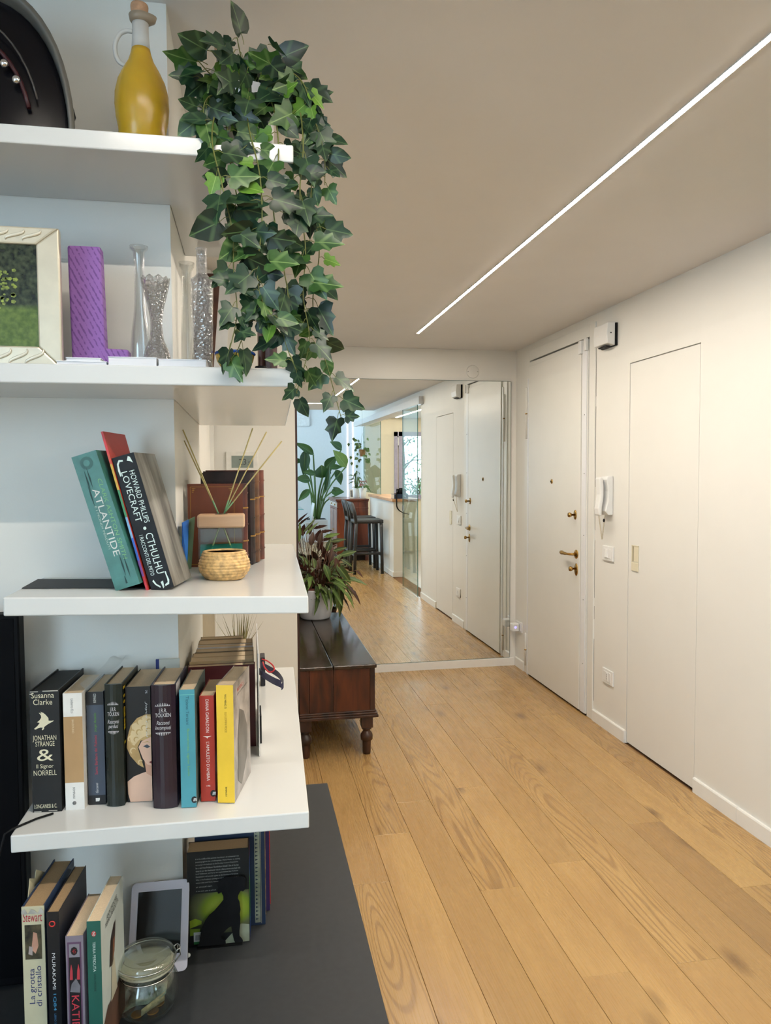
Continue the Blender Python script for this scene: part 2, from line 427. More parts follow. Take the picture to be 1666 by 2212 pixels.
box('window_handle', M_alu, 2.80, 2.82, -2.43, -2.40, 1.95, 2.10, parent=win2)

# baseboards
def bb(y0, y1): 
    return MB().prism([(XW, y0, 0), (XW-.012, y0, 0), (XW-.012, y0, .064), (XW-.009, y0, .070), (XW, y0, .070)], (0, y1-y0, 0)).build('baseboard_right', M_base, kind='structure')
for a, b in ((5.322, YM-.014), (3.776, 4.168), (2.802, 3.122), (2.43, 2.80)): bb(a, b)
MB().prism([(.23, YM, 0), (.23, YM-.02, 0), (.23, YM-.02, .058), (.23, YM, .061)], (XW-.013-.23, 0, 0)).build('baseboard_back', M_base, kind='structure')
box('baseboard_counter', M_base, 2.048, 2.062, -1.16, .744, 0, .07, kind='structure')
box('baseboard_counter_end', M_base, 2.05, 2.22, .744, .757, 0, .07, kind='structure')

# LED line set in the ceiling, L-shaped; vertical LED lines in the living room; kitchen LED line
M_led = emit('led_diffuser', (1.0, .90, .775), LED_STRENGTH)
led = thing('led_strip', 'long L-shaped LED light strip set in the corridor ceiling', 'light', (1.13, 2.7, H-.004))
lp = MB(); lp.box(1.130-.009, 1.130+.009, .553, 4.928, H-.004, H-.0004); lp.box(-.36, 1.121, .553, .571, H-.004, H-.0004); lp.build('profile', M_alu, led)
for q in ([(1.1225, .56), (1.1375, .56), (1.1375, 4.925), (1.1225, 4.925)], [(-.35, .5545), (1.1225, .5545), (1.1225, .5695), (-.35, .5695)]):
    d = MB().add([(x, y, H-.0043) for x, y in q], [(3, 2, 1, 0)]); d.build('diffuser', M_led, led)
M_led2 = emit('led_lilac', (1.0, .90, .98), 1.5)
for px, X, lab in ((751, None, 'vertical LED light line left of its twin on the living room wall'), (763, None, 'vertical LED light line nearer the glass partition')):
    x = mY(px, 950, -5.28).x
    box('led_line', M_led2, x-.012, x+.012, -5.30, -5.285, .75, 3.3, label=lab, cat='light', group='vertical LED lines')
M_led3 = emit('led_kitchen', (1.0, .88, .70), 130.0)
box('led_strip', M_led3, 2.72, 2.745, -2.2, 1.2, H-.007, H-.0005, label='kitchen ceiling LED strip seen through the opening', cat='light')

# ------------------------------------------------------------------ entrance door
door = thing('door_1', 'white armoured entrance door with brass hardware', None, (XW, 4.74, 0)); door['kind'] = 'structure'
fm = MB(); fm.box(XW-.009, XW+.1, 4.172, 4.248, 0, 2.402); fm.box(XW-.009, XW+.1, 5.222, 5.318, 0, 2.402); fm.box(XW-.009, XW+.1, 4.248, 5.222, 2.326, 2.402)
fm.build('door_frame', M_door, door, bevel=.003)
box('shadow_gap', M_gap, XW+.03, XW+.04, 4.248, 5.222, .002, 2.326, door)
box('door_leaf', M_door, XW-.014, XW+.03, 4.256, 5.214, .010, 2.314, door, bevel=.004)
box('leaf_skin', M_door, XW-.021, XW-.0145, 4.335, 5.206, .014, 2.282, door, bevel=.002)
box('edge_strip', mat('edge_white', (.84, .85, .86), .3, var=.01), XW-.0185, XW-.0145, 4.262, 4.322, .012, 2.280, door, bevel=.0015)
for z in (1.86, 1.50, 1.12, .72, .32):
    MB().lathe([(.0032, 0), (.0032, .002), (.001, .003)], (XW-.0185, 4.284, z), 8, ax=Matrix.Rotation(R_(-90), 3, 'Y')).build('rivet', mat('rivet_grey', (.2, .2, .2), .4), door)
box('jamb_strip', mat('edge_white', (.84, .85, .86), .3), XW-.016, XW-.002, 5.224, 5.246, 0, 2.20, door, bevel=.002)
for z0, z1 in ((1.76, 2.13), (.06, .30)):
    hg = MB().lathe([(.009, z0), (.009, z1), (.004, z1+.008)], (XW-.014, 5.268, 0), 12).build('hinge', M_door, door)
    MB().lathe([(.0102, (z0+z1)/2-.004), (.0102, (z0+z1)/2+.004)], (XW-.014, 5.268, 0), 12).build('hinge_ring', M_brass, hg)
for y0, y1, z0, z1 in ((4.315, 4.352, 2.235, 2.315), (4.25, 4.278, 2.245, 2.318)):
    box('alarm_contact', M_white, XW-.034, XW-.014, y0, y1, z0, z1, door, bevel=.003)
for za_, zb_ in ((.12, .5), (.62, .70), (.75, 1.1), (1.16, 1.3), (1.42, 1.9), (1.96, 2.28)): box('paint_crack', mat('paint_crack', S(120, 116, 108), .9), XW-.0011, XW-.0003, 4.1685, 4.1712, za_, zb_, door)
AX = Matrix.Rotation(R_(-90), 3, 'Y')          # +Z of a lathe -> -X, out of the wall
def esc(y, z, ry, rz, name='escutcheon'):
    def md(r, h, a, k): return r, h
    mb = MB().lathe([(1, 0), (1, .35), (.85, .8), (.6, 1), (0, 1)], (0, 0, 0), 20)
    mb.xf(Matrix.Translation((XW-.021, y, z)) @ AX.to_4x4() @ Matrix.Diagonal((rz, ry, .007, 1))); return mb.build(name, M_brass, door)
def knob(y, z, L, r):
    e = MB().lathe([(.007, 0), (.006, L*.5), (r*.8, L*.55), (r, L*.75), (r*.85, L*.95), (0, L)], (XW-.026, y, z), 16, ax=AX); return e.build('knob', M_brass, door)
esc(4.773, 1.448, .013, .016, 'peephole'); MB().lathe([(.006, 0), (.006, .004), (0, .004)], (XW-.027, 4.773, 1.448), 12, ax=AX).build('peephole_lens', M_black, door)
esc(4.401, 1.241, .020, .031); knob(4.401, 1.241, .045, .016)
esc(4.383, .993, .029, .029); esc(4.381, .896, .024, .040); knob(4.381, .902, .045, .016)
hp = [(XW-.026, 4.383, .993), (XW-.05, 4.385, .993), (XW-.062, 4.40, .993), (XW-.066, 4.43, .992), (XW-.066, 4.455, .992), (XW-.066, 4.47, .992), (XW-.066, 4.50, .993), (XW-.066, 4.515, .994)]
MB().tube(hp, [.010, .008, .008, .007, .011, .010, .014, .012], 12).build('lever_handle', M_brass, door)

# ------------------------------------------------------------------ flush concealed door
hd = thing('door_2', 'flush white concealed door with a recessed pull', None, (XW, 3.45, 0)); hd['kind'] = 'structure'
box('door_leaf', M_wall, XW+.0005, XW+.04, 3.1305, 3.7655, .010, 2.0925, hd)
box('shadow_gap', M_gap, XW+.045, XW+.05, 3.12, 3.775, .0, 2.10, hd)
M_pull = mat('cream_pull', S(226, 218, 192), .35, var=.02)
pl = MB(); y0, y1 = 3.656, 3.728
pl.box(XW-.004, XW+.0, y0, y1, .972, 1.022); pl.box(XW-.004, XW, y0, y0+.006, 1.022, 1.112); pl.box(XW-.004, XW, y1-.006, y1, 1.022, 1.112); pl.box(XW-.004, XW, y0, y1, 1.106, 1.112)
pp = pl.build('recessed_pull', M_pull, hd, bevel=.001)
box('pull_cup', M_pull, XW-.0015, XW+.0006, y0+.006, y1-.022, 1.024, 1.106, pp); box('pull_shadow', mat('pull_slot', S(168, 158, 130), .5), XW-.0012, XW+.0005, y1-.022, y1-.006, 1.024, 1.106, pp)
box('latch_plate', M_pull, XW-.0055, XW-.0035, y0+.002, y1-.002, .974, 1.016, pp, bevel=.001)

# ------------------------------------------------------------------ sliding glass partition
rail = box('sliding_rail', M_alu, 1.992, XW-.0005, -2.49, 2.542, 2.286, 2.374, label='white rail of the sliding glass doors along the kitchen opening', cat='rail', bevel=.003)
box('end_cap', mat('rail_cap', (.62, .63, .64), .4), 1.991, XW-.001, 2.542, 2.546, 2.285, 2.375, parent=rail)
M_pg = thinglass('partition_glass', (.90, .965, .945)); M_edge = mat('glass_edge_green', S(70, 120, 110), .15)
for gx, ya, yb, za, lab in ((2.006, 1.592, 2.408, .008, 'sliding glass panel pushed open beside the concealed door'), (2.17, -2.45, -.80, 1.112, 'fixed glass panel above the counter beyond the stools')):
    g = box('sliding_glass_door', M_pg, gx, gx+.008, ya, yb, za, 2.287, label=lab, cat='glass panel', group='sliding glass doors')
    for yy in (ya, yb): box('glass_edge', M_edge, gx-.0005, gx+.0085, yy-.002, yy+.002, za, 2.287, parent=g)
    box('clamp', M_chrome, gx-.005, gx+.013, ya-.004, ya+.03, za+.98 if za < .1 else za+.02, za+1.05 if za < .1 else za+.07, parent=g)

# ================================================================== MIRROR, WALL FITTINGS
def mirror_y(x, z): return MC.y + (MN.x*(x-MC.x) + MN.z*(z-MC.z))/(-MN.y)
m, nt, b = nt_new('mirror_silver'); b.inputs['Base Color'].default_value = (.90, .925, .91, 1); b.inputs['Metallic'].default_value = 1; b.inputs['Roughness'].default_value = 0.0
M_mir = m
x0, x1, z0, z1 = .235, 1.998, .0625, 2.2115
pts = [V((x, mirror_y(x, z), z)) for x, z in ((x0, z0), (x1, z0), (x1, z1), (x0, z1))]
mir = MB().prism(pts, (0, .004, 0)).build('mirror', M_mir, label='large frameless wall mirror at the end of the corridor', cat='mirror')
for a, bb_ in ((0, 1), (1, 2), (2, 3)):
    MB().tube([pts[a]+V((0, .001, 0)), pts[bb_]+V((0, .001, 0))], .0022, 6).build('mirror_edge', mat('mirror_edge', S(120, 135, 128), .3), mir)
# round blanking plate over the mirror
pc = V((1.698, YM-.0005, 2.283)); AY = Matrix.Rotation(R_(90), 3, 'X')
plate = MB().lathe([(.050, 0), (.049, .003), (.046, .0045), (0, .005)], pc, 32, ax=AY).build('cover_plate', M_wall, label='round white blanking plate on the wall above the mirror', cat='cover plate')
for dx in (-.038, .038):
    MB().lathe([(.0035, .004), (.003, .006), (0, .006)], pc+V((dx, 0, 0)), 8, ax=AY).build('screw', mat('rivet_grey', (.2, .2, .2), .4), plate)

def wall_plate(name, label, cat, y0, y1, z0, z1, kind):
    t = thing(name, label, cat, (XW, (y0+y1)/2, z0))
    box('frame', M_white, XW-.010, XW-.0005, y0, y1, z0, z1, t, bevel=.003)
    yc, zc = (y0+y1)/2, (z0+z1)/2
    box('inner_frame', M_white, XW-.012, XW-.009, yc-.043, yc+.043, zc-.028, zc+.028, t, bevel=.001)
    if kind == 'switch':
        MB().prism([(XW-.011, yc-.012, zc-.024), (XW-.019, yc-.012, zc-.022), (XW-.013, yc-.012, zc+.023), (XW-.011, yc-.012, zc+.024)], (0, .030, 0)).build('rocker', M_white, t, bevel=.001)
    else:
        box('insert', M_white, XW-.0135, XW-.0115, yc-.012, yc+.012, zc-.024, zc+.024, t, bevel=.001)
        for dz in (-.012, 0, .012):
            MB().lathe([(.0028, 0), (.0028, .0006), (0, .0006)], (XW-.0134, yc, zc+dz), 8, ax=AX).build('pin_hole', M_black, t)
    return t
wall_plate('light_switch', 'white light switch below the intercom handset', 'switch', 3.929, 4.058, .995, 1.081, 'switch')
wall_plate('wall_socket', 'white wall socket low between the two doors', 'socket', 3.916, 4.045, .275, .361, 'socket')
t = wall_plate('wall_socket', 'white wall socket beside the mirror holding the plug-in adapter', 'socket', 5.362, 5.500, .283, .362, 'socket')
ad = box('plug_adapter', M_white, XW-.068, XW-.0145, 5.40, 5.462, .290, .350, label='white plug-in adapter with a glowing blue light', cat='adapter', bevel=.006)
MB().lathe([(.009, 0), (.008, .0012), (0, .0012)], (XW-.045, 5.3995, .322), 14, ax=Matrix.Rotation(R_(90), 3, 'X')).build('blue_light', emit('blue_light', (.25, .22, 1.0), 2.2), ad, label='glowing blue indicator light')
# alarm siren
t = thing('alarm_siren', 'white alarm siren box with a black back high on the wall', 'alarm', (XW, 4.0, 2.22))
box('back_plate', M_black, XW-.014, XW-.0005, 3.912, 4.085, 2.218, 2.345, t, bevel=.002)
MB().prism([(XW-.0145, 3.915, 2.220), (XW-.060, 3.915, 2.232), (XW-.066, 3.915, 2.28), (XW-.060, 3.915, 2.345), (XW-.0145, 3.915, 2.348)], (0, .166, 0)).build('cover', M_white, t, bevel=.004)
MB().lathe([(.004, 0), (.004, .001), (0, .001)], (XW-.040, 3.9149, 2.288), 10, ax=Matrix.Rotation(R_(90), 3, 'X')).build('sensor_hole', M_black, t)
MB().prism([(XW-.05, 3.95, 2.222), (XW-.02, 3.95, 2.2185), (XW-.02, 4.05, 2.2185), (XW-.05, 4.05, 2.222)], (0, 0, -.004)).build('speaker_slot', M_black, t)
# intercom
t = thing('intercom_phone', 'white wall intercom with a curved handset and coiled cord', 'intercom', (XW, 3.985, 1.26))
MB().prism([(XW-.0005, 3.945, 1.262), (XW-.030, 3.945, 1.262), (XW-.048, 3.945, 1.285), (XW-.034, 3.945, 1.34), (XW-.030, 3.945, 1.40), (XW-.040, 3.945, 1.465), (XW-.034, 3.945, 1.484), (XW-.0005, 3.945, 1.486)], (0, .085, 0)).build('base', M_white, t, bevel=.005, seg=3)
hs = [(-.060, 1.256), (-.074, 1.262), (-.079, 1.30), (-.070, 1.345), (-.066, 1.38), (-.070, 1.43), (-.074, 1.468), (-.068, 1.480), (-.052, 1.478), (-.049, 1.452), (-.046, 1.43), (-.045, 1.38), (-.048, 1.34), (-.054, 1.31), (-.056, 1.262)]
MB().prism([(XW+x-.004, 3.963, z) for x, z in hs], (0, .054, 0)).build('handset', M_white, t, bevel=.006, seg=3)
cp = []
for i in range(170):
    u = i/169; a = i*1.9
    if u < .5: q = V((XW-.066, 3.99, 1.258)).lerp(V((XW-.03, 4.02, 1.118)), u*2)
    else: q = V((XW-.03, 4.02, 1.118)).lerp(V((XW-.03, 3.985, 1.262)), (u-.5)*2)
    cp.append(q + V((math.cos(a)*.004, math.sin(a)*.004, 0)))
MB().tube(cp, .0012, 5).build('coiled_cord', mat('cord_cream', S(214, 204, 178), .5), t)
MB().ell((XW-.052, 3.955, 1.232), .006, .006, .010).build('cord_toggle', M_black, t)

# ================================================================== SHELVES AND SIDEBOARD
M_shelf = mat('shelf_lacquer', (.67, .68, .67), .16, var=.008, scale=5)
SZ = {1: 2.082, 2: 1.6905, 4: .880}
def s3z(x): return 1.2955 + (x+.413)/(.517)*(-.0155)          # third shelf hangs slightly down to the right
def shelf(label, zl, zr, xl, xr, th, xr0=None, yb=2.405):
    zf = lambda x: zl+(zr-zl)*(x+.413)/.517
    out = [(xl, 1.35), (xr0, 1.35), (xr0+.034*(yb-1.35)/1.055, yb), (-.1497, yb), (-.1497, 1.6015), (xl, 1.6015)]
    return MB().prism([(x, y, zf(x)-th) for x, y in out], (0, 0, th)).build('wall_shelf', M_shelf, label=label, cat='shelf', group='white wall shelves', bevel=.0025)
shelf('top white shelf holding the yellow oil cruet and ivy', 2.082, 2.082, -1.3, 0, .031, .086, 1.96)
shelf('second white shelf holding the glass vases and purple letter', 1.6905, 1.6905, -1.3, 0, .033, .084)
shelf('third white shelf holding the leaning books and reed diffuser', 1.2955, 1.280, -.413, 0, .032, .104)
shelf('lowest white shelf holding the row of nine books', .882, .879, -.413, 0, .031, .101)
t = thing('sideboard', 'low charcoal sideboard under the shelves', 'sideboard', (-.4, 1.6, 0))
M_top = mat('charcoal_laminate', S(50, 52, 54), .5, var=.05, scale=60, spec=.25)
MB().prism([(x, y, .468) for x, y in ((-1.9, 1.02), (.238, 1.02), (.238, 2.372), (-.1495, 2.372), (-.1495, 1.6015), (-1.9, 1.6015))], (0, 0, .032)).build('top', M_top, t, bevel=.0015)
MB().prism([(x, y, .05) for x, y in ((-1.88, 1.05), (.205, 1.05), (.205, 2.35), (-.1495, 2.35), (-.1495, 1.6015), (-1.88, 1.6015))], (0, 0, .418)).build('body', mat('charcoal_body', S(58, 59, 60), .5), t)
for xx in (-1.85, .16):
    for yy in (1.08, 1.5): box('foot', M_black, xx, xx+.04, yy, yy+.04, 0, .05, t)
# television
t = thing('television', 'black flat television standing left of the bookshelf', 'television', (-1.0, 1.53, .5))
box('bezel', mat('tv_black', (.003, .003, .004), .5, spec=.1), -1.62, -.4365, 1.515, 1.55, .508, 1.238, t, bevel=.003)
box('screen', mat('tv_screen', (.002, .002, .003), .6, spec=.08), -1.61, -.446, 1.5135, 1.5152, .525, 1.229, t)
box('foot', M_black, -1.3, -.8, 1.46, 1.58, .5005, .508, t)

# ================================================================== CHEST AND ITS PLANT
def wood(name, c1, c2, rough, sx=(30, 2, 2), coat=0, bump=.2, sc=1.0):
    if name in MATS: return MATS[name]
    m, nt, b = nt_new(name); tc = N(nt, 'ShaderNodeTexCoord'); mp = N(nt, 'ShaderNodeMapping'); mp.inputs['Scale'].default_value = sx
    nt.links.new(tc.outputs['Object'], mp.inputs[0]); n1 = N(nt, 'ShaderNodeTexNoise'); n1.inputs['Scale'].default_value = sc; n1.inputs['Detail'].default_value = 6; n1.inputs['Distortion'].default_value = .6
    nt.links.new(mp.outputs[0], n1.inputs['Vector']); rp = N(nt, 'ShaderNodeValToRGB'); e = rp.color_ramp.elements
    e[0].position = .36; e[1].position = .66; e[0].color = (*c1, 1); e[1].color = (*c2, 1); nt.links.new(n1.outputs['Fac'], rp.inputs[0]); nt.links.new(rp.outputs[0], b.inputs['Base Color'])
    b.inputs['Roughness'].default_value = rough; b.inputs['Coat Weight'].default_value = coat
    n2 = N(nt, 'ShaderNodeTexNoise'); n2.inputs['Scale'].default_value = 9; n2.inputs['Detail'].default_value = 5; nt.links.new(tc.outputs['Object'], n2.inputs['Vector'])
    rr = N(nt, 'ShaderNodeMapRange'); rr.inputs[3].default_value = rough*.7; rr.inputs[4].default_value = min(1, rough*1.5); nt.links.new(n2.outputs['Fac'], rr.inputs[0]); nt.links.new(rr.outputs[0], b.inputs['Roughness'])
    bp = N(nt, 'ShaderNodeBump'); bp.inputs['Strength'].default_value = bump; bp.inputs['Distance'].default_value = .003; nt.links.new(n1.outputs['Fac'], bp.inputs['Height']); nt.links.new(bp.outputs[0], b.inputs['Normal'])
    MATS[name] = m; return m
M_lid = wood('chest_lid_dark', S(34, 25, 20), S(64, 48, 37), .15, (14, 1.2, 2), bump=.3)
M_chf = wood('chest_red_brown', S(40, 19, 10), S(98, 48, 24), .35, (16, 3, 2.2), bump=.3)
M_chd = wood('chest_dark', S(38, 23, 17), S(74, 44, 30), .35, (20, 4, 4), bump=.2)
CX0, CX1, CY0, CY1 = .243, .648, 3.872, 5.385
t = thing('wooden_chest', 'antique dark wooden chest on turned legs against the mirror', 'chest', ((CX0+CX1)/2, (CY0+CY1)/2, 0))
MB().prism([(CX0, CY0-.014, .474), (.423, CY0-.014, .474), (.412, CY1+.004, .474), (CX0, CY1+.004, .474)], (0, 0, .0205)).build('lid_board', M_lid, t, bevel=.005)
MB().prism([(.4255, CY0-.014, .474), (CX1+.009, CY0-.014, .474), (CX1+.009, CY1+.004, .474), (.4145, CY1+.004, .474)], (0, 0, .0215)).build('lid_board', M_lid, t, bevel=.005)
xs = [CX0+.012, .300, .3025+.07, .5, CX1-.006]
for a, b_ in ((CX0+.004, .297), (.299, .425), (.4262, CX1-.028)): box('end_board', M_chf, a, b_, CY0, CY0+.02, .246, .4735, t, bevel=.001)
box('corner_post', M_chd, CX1-.027, CX1, CY0-.001, CY0+.03, .246, .4735, t, bevel=.002)
box('side_board', M_chf, CX1-.02, CX1-.001, CY0+.03, CY1, .246, .4735, t, bevel=.001); box('side_board', M_chd, CX0, CX0+.018, CY0+.02, CY1, .246, .4735, t); box('end_board', M_chd, CX0+.018, CX1-.02, CY1-.02, CY1, .246, .4735, t)
mo = MB(); e = .016
for i, (o, za, zb) in enumerate(((.006, .236, .246), (.012, .224, .236), (e, .208, .224))): mo.box(CX0-.0, CX1+o, CY0-o, CY1, za, zb)
mo.build('moulding', M_chd, t, bevel=.003)
legp = [(.020, 0), (.0215, .01), (.024, .07), (.0245, .076), (.032, .078), (.034, .098), (.030, .112), (.020, .124), (.018, .130), (.026, .136), (.027, .142), (.022, .148)]
for lx in (CX0+.035, CX1-.042):
    for ly in (CY0+.012, CY1-.05):
        lg = MB().lathe([(r, h) for r, h in legp], (lx, ly+.02, 0), 18); lg.box(lx-.030, lx+.030, ly-.010, ly+.050, .148, .2085); lg.build('leg', M_chd, t)

# prayer plant in a white pot on the chest
def leaf_mesh(name, m, width, wav=0, fold=.25, droop=.3, n=9, twist=0, cup=0):
    """leaf of length 1 along +Y, in the XY plane, width(u) half width"""
    rows = []
    for i in range(n+1):
        u = i/n; wv = width(u); z = -droop*u*u
        row = []
        for k in (-1, -.5, 0, .5, 1):
            zz = z + abs(k)*wv*fold + wav*math.sin(u*26+(1 if k > 0 else 2))*abs(k)
            row.append((k*wv, u, zz))
        rows.append(row)
    return MB().grid(rows).mesh(name, m)
def place_leaf(me, parent, p0, p1, width, nrm, name='leaf'):
    p0, p1 = V(p0), V(p1); y = (p1-p0); L = y.length; y.normalize(); z = V(nrm); z = (z - y*z.dot(y)); 
    if z.length < 1e-4: z = y.orthogonal()
    z.normalize(); x = y.cross(z); m = frame(p0, x*width, y*L, z*L)
    o = link(bpy.data.objects.new(name, me)); o.parent = parent; o.matrix_local = MW[parent].inverted() @ m; MW[o] = m; return o
def leaf_mat(name, cols, vein=None, rough=.4, veinw=.035, back=None, side=0):
    """cols picked per leaf (object random); pale midrib and side veins from leaf-local coordinates"""
    if name in MATS: return MATS[name]
    m, nt, b = nt_new(name); L = nt.links.new; oi = N(nt, 'ShaderNodeObjectInfo'); rp = N(nt, 'ShaderNodeValToRGB'); rp.color_ramp.interpolation = 'LINEAR'
    el = rp.color_ramp.elements
    while len(el) < len(cols): el.new(.5)
    for i, c in enumerate(cols): el[i].position = i/max(1, len(cols)-1); el[i].color = (*c, 1)
    L(oi.outputs['Random'], rp.inputs[0]); col = rp.outputs[0]
    tc = N(nt, 'ShaderNodeTexCoord'); sp = N(nt, 'ShaderNodeSeparateXYZ'); L(tc.outputs['Object'], sp.inputs[0])
    nz = N(nt, 'ShaderNodeTexNoise'); nz.inputs['Scale'].default_value = 7; L(tc.outputs['Object'], nz.inputs['Vector'])
    hs_ = N(nt, 'ShaderNodeHueSaturation'); mr = N(nt, 'ShaderNodeMapRange'); mr.inputs[3].default_value = .72; mr.inputs[4].default_value = 1.25; L(nz.outputs['Fac'], mr.inputs[0]); L(mr.outputs[0], hs_.inputs['Value']); L(col, hs_.inputs['Color']); col = hs_.outputs[0]
    if vein:
        ab = N(nt, 'ShaderNodeMath', operation='ABSOLUTE'); L(sp.outputs[0], ab.inputs[0])
        v1 = N(nt, 'ShaderNodeMapRange'); v1.inputs[1].default_value = veinw; v1.inputs[2].default_value = 0; L(ab.outputs[0], v1.inputs[0]); f = v1.outputs[0]
        if side:
            # side veins: stripes of (y - k|x|)
            a1 = N(nt, 'ShaderNodeMath', operation='MULTIPLY_ADD'); L(ab.outputs[0], a1.inputs[0]); a1.inputs[1].default_value = -1.1; L(sp.outputs[1], a1.inputs[2])
            s1 = N(nt, 'ShaderNodeMath', operation='SINE'); m1 = N(nt, 'ShaderNodeMath', operation='MULTIPLY'); L(a1.outputs[0], m1.inputs[0]); m1.inputs[1].default_value = side; L(m1.outputs[0], s1.inputs[0])
            v2 = N(nt, 'ShaderNodeMapRange'); v2.inputs[1].default_value = .55; v2.inputs[2].default_value = 1; v2.inputs[4].default_value = .32; L(s1.outputs[0], v2.inputs[0])
            mm = N(nt, 'ShaderNodeMath', operation='MAXIMUM'); L(f, mm.inputs[0]); L(v2.outputs[0], mm.inputs[1]); f = mm.outputs[0]
        mx = N(nt, 'ShaderNodeMix', data_type='RGBA'); L(f, mx.inputs[0]); L(col, mx.inputs[6]); mx.inputs[7].default_value = (*vein, 1); col = mx.outputs[2]
    if back:
        ge = N(nt, 'ShaderNodeNewGeometry'); mx = N(nt, 'ShaderNodeMix', data_type='RGBA'); L(ge.outputs['Backfacing'], mx.inputs[0]); L(col, mx.inputs[6]); mx.inputs[7].default_value = (*back, 1); col = mx.outputs[2]
    L(col, b.inputs['Base Color']); b.inputs['Roughness'].default_value = rough
    MATS[name] = m; return m
PC = V((.450, 5.205, .4965))
t = thing('potted_prayer_plant', 'bushy prayer plant with wavy green and maroon leaves in a white pot', 'plant', PC)
prof = [(.092, 0), (.105, .008), (.128, .11), (.142, .205), (.144, .212), (.138, .212), (.132, .20), (.12, .17), (0, .17)]
MB().lathe(prof, PC, 36).build('pot', mat('white_pot', (.80, .80, .82), .3, var=.01), t)
MB().lathe([(.134, .150), (.1345, .224), (.128, .226), (.126, .19), (0, .19)], PC, 30).build('inner_pot', mat('terracotta_brown', S(92, 42, 30), .6), t)
rl = random.Random(5)
M_cal = [leaf_mat('calathea_green', [S(38, 52, 22), S(62, 88, 34), S(88, 116, 48), S(48, 58, 30)], S(118, 138, 72), .42, .10, S(84, 40, 34), side=60),
         leaf_mat('calathea_maroon', [S(58, 30, 24), S(80, 44, 30), S(52, 34, 22)], S(96, 62, 44), .45, .08, S(84, 38, 32), side=60)]
def wcal(u): return .5*math.sin(math.pi*min(1, u*.98+.02)**.8)**.9 * (1+.10*math.sin(u*34)) if u < 1 else 0
ML = [leaf_mesh('leaf', M_cal[0], wcal, .025, .10, .35), leaf_mesh('leaf', M_cal[0], wcal, .03, .08, .6), leaf_mesh('leaf', M_cal[1], wcal, .025, .10, .35), leaf_mesh('leaf', M_cal[0], wcal, .025, .10, .1)]
stems = MB(); nst = 0
def cal_leaf(base, a, el, st, L, wd, me, hang):
    global nst
    d = V((math.cos(a)*math.cos(el), math.sin(a)*math.cos(el), math.sin(el)))
    p = base + d*st; p.y = min(p.y, 5.44)
    d2 = V((math.cos(a)*math.cos(el-hang), math.sin(a)*math.cos(el-hang), math.sin(el-hang)))
    q = p + d2*L; q.y = min(q.y, 5.455); p.x = max(p.x, .27); q.x = max(q.x, .26)
    if q.x < .68: q.z = max(q.z, .512)
    stems.tube([base, base.lerp(p, .55)+V((0, 0, .03)), p], [.003, .0025, .002], 5)
    n = V((0, 0, 1)) if abs(d2.z) < .8 else V((math.cos(a), math.sin(a), .3))
    place_leaf(me, t, p, q, wd, n + V((rl.uniform(-.35, .35), rl.uniform(-.6, .1), 0)))
for i in range(118):
    a = rl.uniform(0, 2*math.pi); el = R_(rl.choice((rl.uniform(55, 85), rl.uniform(20, 60), rl.uniform(0, 35))))
    base = PC + V((math.cos(a)*rl.uniform(.01, .09), math.sin(a)*rl.uniform(.01, .09), .195))
    cal_leaf(base, a, el, rl.uniform(.05, .17), rl.uniform(.10, .20), rl.uniform(.026, .046), rl.choice((ML[0], ML[0], ML[1], ML[2], ML[3])), R_(rl.uniform(20, 75)))
# the long leaves hanging over the front right, traced at the pot's distance
for (xa, ya, xb, yb, wp, k) in ((726, 1218, 762, 1262, 17, 0), (728, 1245, 745, 1345, 17, 0), (724, 1262, 722, 1312, 11, 0), (745, 1255, 738, 1295, 9, 2), (682, 1265, 698, 1297, 14, 1),
        (703, 1270, 708, 1294, 6, 2), (735, 1200, 770, 1190, 13, 3), (738, 1208, 762, 1222, 10, 0), (768, 1232, 787, 1246, 5, 2), (700, 1160, 735, 1152, 9, 3), (715, 1170, 748, 1164, 9, 3), (720, 1190, 750, 1182, 9, 3),
        (690, 1175, 694, 1148, 12, 2), (672, 1178, 676, 1150, 14, 2), (655, 1150, 682, 1122, 6, 1), (661, 1155, 684, 1128, 6, 1), (646, 1170, 649, 1128, 8, 3), (712, 1215, 722, 1180, 14, 2), (706, 1190, 718, 1164, 15, 0), (664, 1240, 676, 1268, 16, 1), (700, 1220, 718, 1255, 15, 0), (725, 1205, 735, 1245, 12, 2)):
    y_ = 5.06 if yb > 1200 else 5.12
    p0, p1 = hY(xa, ya, y_), hY(xb, yb, y_-.02); p0.x = max(p0.x, .27); p1.x = max(p1.x, .265)
    if p1.x < .68: p1.z = max(p1.z, .508)
    base = PC+V(((p0.x-PC.x)*.3, -.06, .20)); stems.tube([base, base.lerp(p0, .6)+V((0, -.01, .03)), p0], [.003, .0025, .002], 5)
    place_leaf(ML[k], t, p0, p1, wp*dep(p0)/CAMF*1.0, V((rl.uniform(-.3, .3), -1, .35)))
stems.build('stems', mat('calathea_stem', S(84, 52, 34), .5), t)

